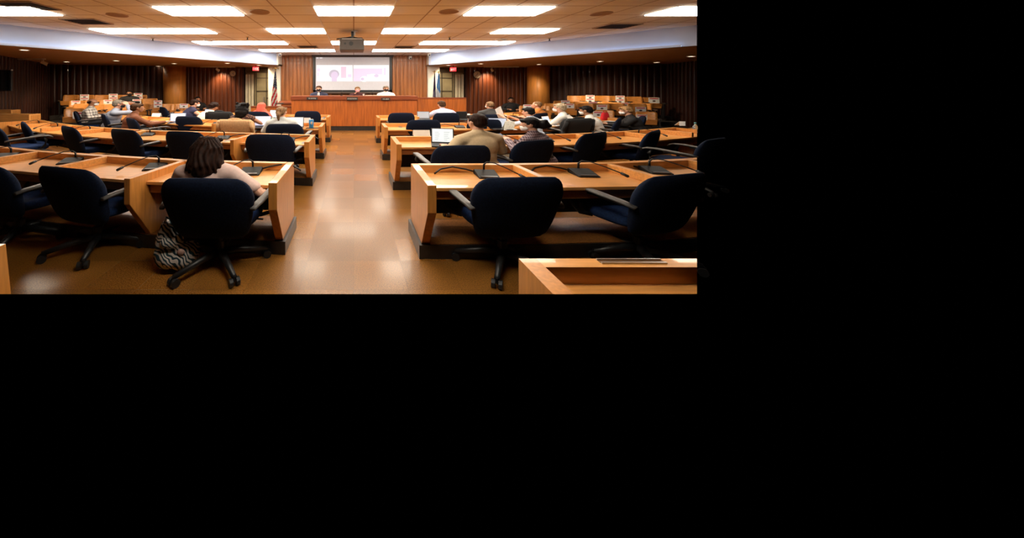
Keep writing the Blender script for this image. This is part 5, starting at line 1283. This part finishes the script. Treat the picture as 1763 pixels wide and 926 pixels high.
# drink can, cups, bottle
def lathe(prof, x, y, z, m, name, par=None, n=24):
    bm = new(); add_loft(bm, [[(x + r * math.cos(2 * math.pi * a / n), y + r * math.sin(2 * math.pi * a / n), z + h) for a in range(n)] for r, h in prof]); return obj(name, bm, m, par, True)
x, y = PX(536, 8.3), 8.3
t = thing('drink_can', 'blue drink can standing at the aisle end of the desk', 'can', (x, y, ZW))
b = lathe([(.05, 0), (.062, .012), (.062, .19), (.05, .205)], x, y, ZW, mat('can_blue', (0.03, 0.24, 0.55), .35, metal=.3, var=.08), 'body', t)
lathe([(.05, .205), (.052, .212), (.048, .208)], x, y, ZW, STEEL, 'lid', t)
bm = new(); add_ball(bm, (x + .012, y - .055, ZW + .12), (.03, .012, .045)); obj('label', bm, mat('can_label', (.55, .45, .35), .5), b, True)
t = thing('tablet', 'black tablet lying flat in front of the blue drink can', 'tablet', (PX(541, 8.15), 8.15, ZW))
bm = new(); add_box(bm, PX(541, 8.15) - .2, PX(541, 8.15) + .15, 8.02, 8.22, ZW + .001, ZW + .014); obj('casing', bm, LAPB, t, bevel=.003)
bm = new(); add_box(bm, PX(541, 8.15) - .18, PX(541, 8.15) + .13, 8.04, 8.20, ZW + .014, ZW + .016); obj('display', bm, mat('tablet_glass', (.02, .02, .022), .1, var=.05), t)
x, y = PX(807, 10.7), 10.7
t = thing('paper_cup', 'white paper cup beside the black screened laptop', 'cup', (x, y, ZW))
lathe([(.035, 0), (.05, .15), (.046, .15), (.033, .01)], x, y, ZW, WHITEP, 'body', t); lathe([(.05, .146), (.053, .152), (.05, .158)], x, y, ZW, WHITEP, 'rim', t)
x, y = PX(431.5, 11.5), 11.5
t = thing('paper_cup', 'white paper cup beyond the black curls, near the coral headscarf', 'cup', (x, y, ZW))
lathe([(.035, 0), (.05, .13), (.046, .13), (.033, .01)], x, y, ZW, WHITEP, 'body', t); lathe([(.05, .126), (.053, .132), (.05, .138)], x, y, ZW, WHITEP, 'rim', t)
x, y = PX(1197, 7.3), 7.3
t = thing('water_bottle', 'clear water bottle at the outer end of the curving desk', 'bottle', (x, y, ZW))
lathe([(.04, 0), (.045, .02), (.045, .14), (.02, .19), (.018, .21)], x, y, ZW, mat('clear_plastic', (.75, .85, .88), .1, trans=.85, var=.02), 'body', t); lathe([(.021, .205), (.021, .235), (.018, .236)], x, y, ZW, mat('cap_teal', (.1, .3, .35), .4), 'cap', t)
x, y = PX(318, 10.9), 10.9
t = thing('paper_cup', 'orange paper cup beside the sleeveless navy top', 'cup', (x, y, ZW))
lathe([(.045, 0), (.065, .16), (.06, .16), (.04, .01)], x, y, ZW, mat('cup_orange', (.6, .2, .05), .5), 'body', t); lathe([(.065, .156), (.068, .162), (.065, .168)], x, y, ZW, WHITEP, 'rim', t)
# red tote bag and the blue-white booklet beside it
x, y = PX(1041.5, 10.2), 10.2
t = thing('tote_bag', 'red bag standing on the desk before the blonde person', 'bag', (x, y, ZW))
bm = new(); add_loft(bm, [[(x + w * sgn(math.cos(a * .3927), .6), y + d * sgn(math.sin(a * .3927), .6), ZW + h) for a in range(16)] for w, d, h in ((.10, .07, 0), (.115, .08, .08), (.10, .06, .19), (.075, .03, .24))]); obj('body', bm, cloth('red_bag', (.55, .012, .02)), t, True)
bm = new(); add_tube(bm, [(x - .06, y, ZW + .22), (x - .04, y, ZW + .29), (x + .04, y, ZW + .29), (x + .06, y, ZW + .22)], .01, 6); obj('handle', bm, cloth('red_bag', (.55, .012, .02)), t, True)
# phone in the hand of the checked shirt, papers in the hands of the blue stripes
p = q4((-.03, .44, .86))
t = thing('mobile_phone', 'black phone held by the person in the purple checked shirt', 'phone', p)
t.rotation_euler = (R(40), 0, R(30))
bm = new(); add_box(bm, -.055, .055, -.10, .10, 0, .012); obj('casing', bm, LAPB, t, bevel=.004, keep=True)
bm = new(); add_box(bm, -.048, .048, -.09, .09, .012, .014); obj('display', bm, mat('phone_screen', (.1, .1, .1), .2, var=0, emit=(.16, .20, .28), estr=.8), t, keep=True)
p = q5((-.13, .58, 1.06))
bm = new(); g = [[bm.verts.new((-.10 + .2 * i / 4 + .05 * j / 6, .02 * math.sin(i) - .05 * j / 6, -.16 + .32 * j / 6)) for i in range(5)] for j in range(7)]
for j in range(6):
    for i in range(4): bm.faces.new((g[j][i], g[j][i + 1], g[j + 1][i + 1], g[j + 1][i]))
bmesh.ops.solidify(bm, geom=bm.faces[:], thickness=.003)
o = obj('paper_sheet', bm, WHITE); o.location = p; o.rotation_euler = (R(-20), R(-25), R(20)); tag(o, 'white sheet held up by the man in the blue striped shirt', 'paper', 'papers on the desks')
p = P(876, 224, 7.75)
t = thing('newspaper', 'folded newspaper slanting up beside the blue striped sleeve', 'newspaper', (p.x, p.y, ZW))
bm = new(); add_extrude(bm, [Vector((-.12, 0, 0)), Vector((.12, 0, 0)), Vector((.20, .10, .20)), Vector((-.03, .10, .22))], (0, .012, 0)); obj('front_leaf', bm, mat('newsprint', (.58, .57, .50), .8, var=.25, scale=40), t, keep=True)
bm = new(); add_extrude(bm, [Vector((-.10, .16, 0)), Vector((.14, .16, 0)), Vector((.20, .10, .20)), Vector((-.03, .10, .22))], (0, .008, 0)); obj('rear_leaf', bm, mat('newsprint', (.58, .57, .50), .8), t, keep=True)

# leaf print bag on the floor by the front chair
LEAF = pattern_mat('leaf_print', 'leaf', (0.60, 0.55, 0.50), (0.004, 0.055, 0.055), 12.0)
y = 3.16; x = PX(305, y)
t = thing('tote_bag', 'soft bag with a white and teal palm leaf print slumped on the floor', 'bag', (x, y, 0))
bm = new()
for bx, bz, rx, ry, rz_ in ((-.07, .13, .13, .14, .13), (-.10, .27, .095, .11, .15), (-.09, .36, .07, .09, .12), (.06, .12, .15, .15, .12), (.12, .16, .10, .12, .09)): add_ball(bm, (bx, 0, bz), (rx, ry, rz_))
rnd = random.Random(4)
for i in range(22):
    a = rnd.uniform(0, 6.28); zz = rnd.uniform(.06, .34); add_ball(bm, (-.04 + math.cos(a) * (.17 - .25 * zz), math.sin(a) * .12, zz), (.045, .04, .05), u=8, v=6)
me = remesh(bm, .012, 5)
for v in me.vertices: v.co.z = max(v.co.z, 0.002)
meshobj('sack', me, LEAF, t)
bm = new(); add_tube(bm, [(-.10, -.06, .42), (-.06, -.08, .52), (.02, -.05, .50), (.03, .0, .34)], .012, 8); obj('strap', bm, LEAF, t, True, keep=True)
bm = new(); add_ball(bm, (.10, -.12, .215), (.035, .02, .03)); obj('clasp', bm, mat('clasp_rose', (.6, .38, .32), .5), t, True, keep=True)

# ------------------------------------------------------------------ light, camera, colour
w = bpy.data.worlds.new('World'); bpy.context.scene.world = w; w.use_nodes = True
w.node_tree.nodes['Background'].inputs[0].default_value = (0, 0, 0, 1); w.node_tree.nodes['Background'].inputs[1].default_value = 0.0
cam = bpy.data.cameras.new('camera'); co = bpy.data.objects.new('camera', cam); C.objects.link(co)
co.location = (0, 0, EYE); co.rotation_euler = (R(90), 0, 0)
cam.sensor_fit = 'HORIZONTAL'; cam.sensor_width = 36.0; cam.lens = F * 36.0 / 1763.0
cam.shift_x = (881.5 - VX) / 1763.0; cam.shift_y = -(463.0 - VY) / 1763.0
cam.clip_start = 0.05; cam.clip_end = 100
sc = bpy.context.scene; sc.camera = co
sc.view_settings.view_transform = 'Standard'; sc.view_settings.look = 'None'; sc.view_settings.exposure = EXPOSURE; sc.view_settings.gamma = 1.0; sc.view_settings.use_curve_mapping = False
sc.cycles.use_denoising = True; sc.cycles.max_bounces = 6; sc.cycles.diffuse_bounces = 4; sc.cycles.glossy_bounces = 3; sc.cycles.transmission_bounces = 4
sc.cycles.sample_clamp_indirect = 6.0; sc.cycles.caustics_reflective = False; sc.cycles.caustics_refractive = False
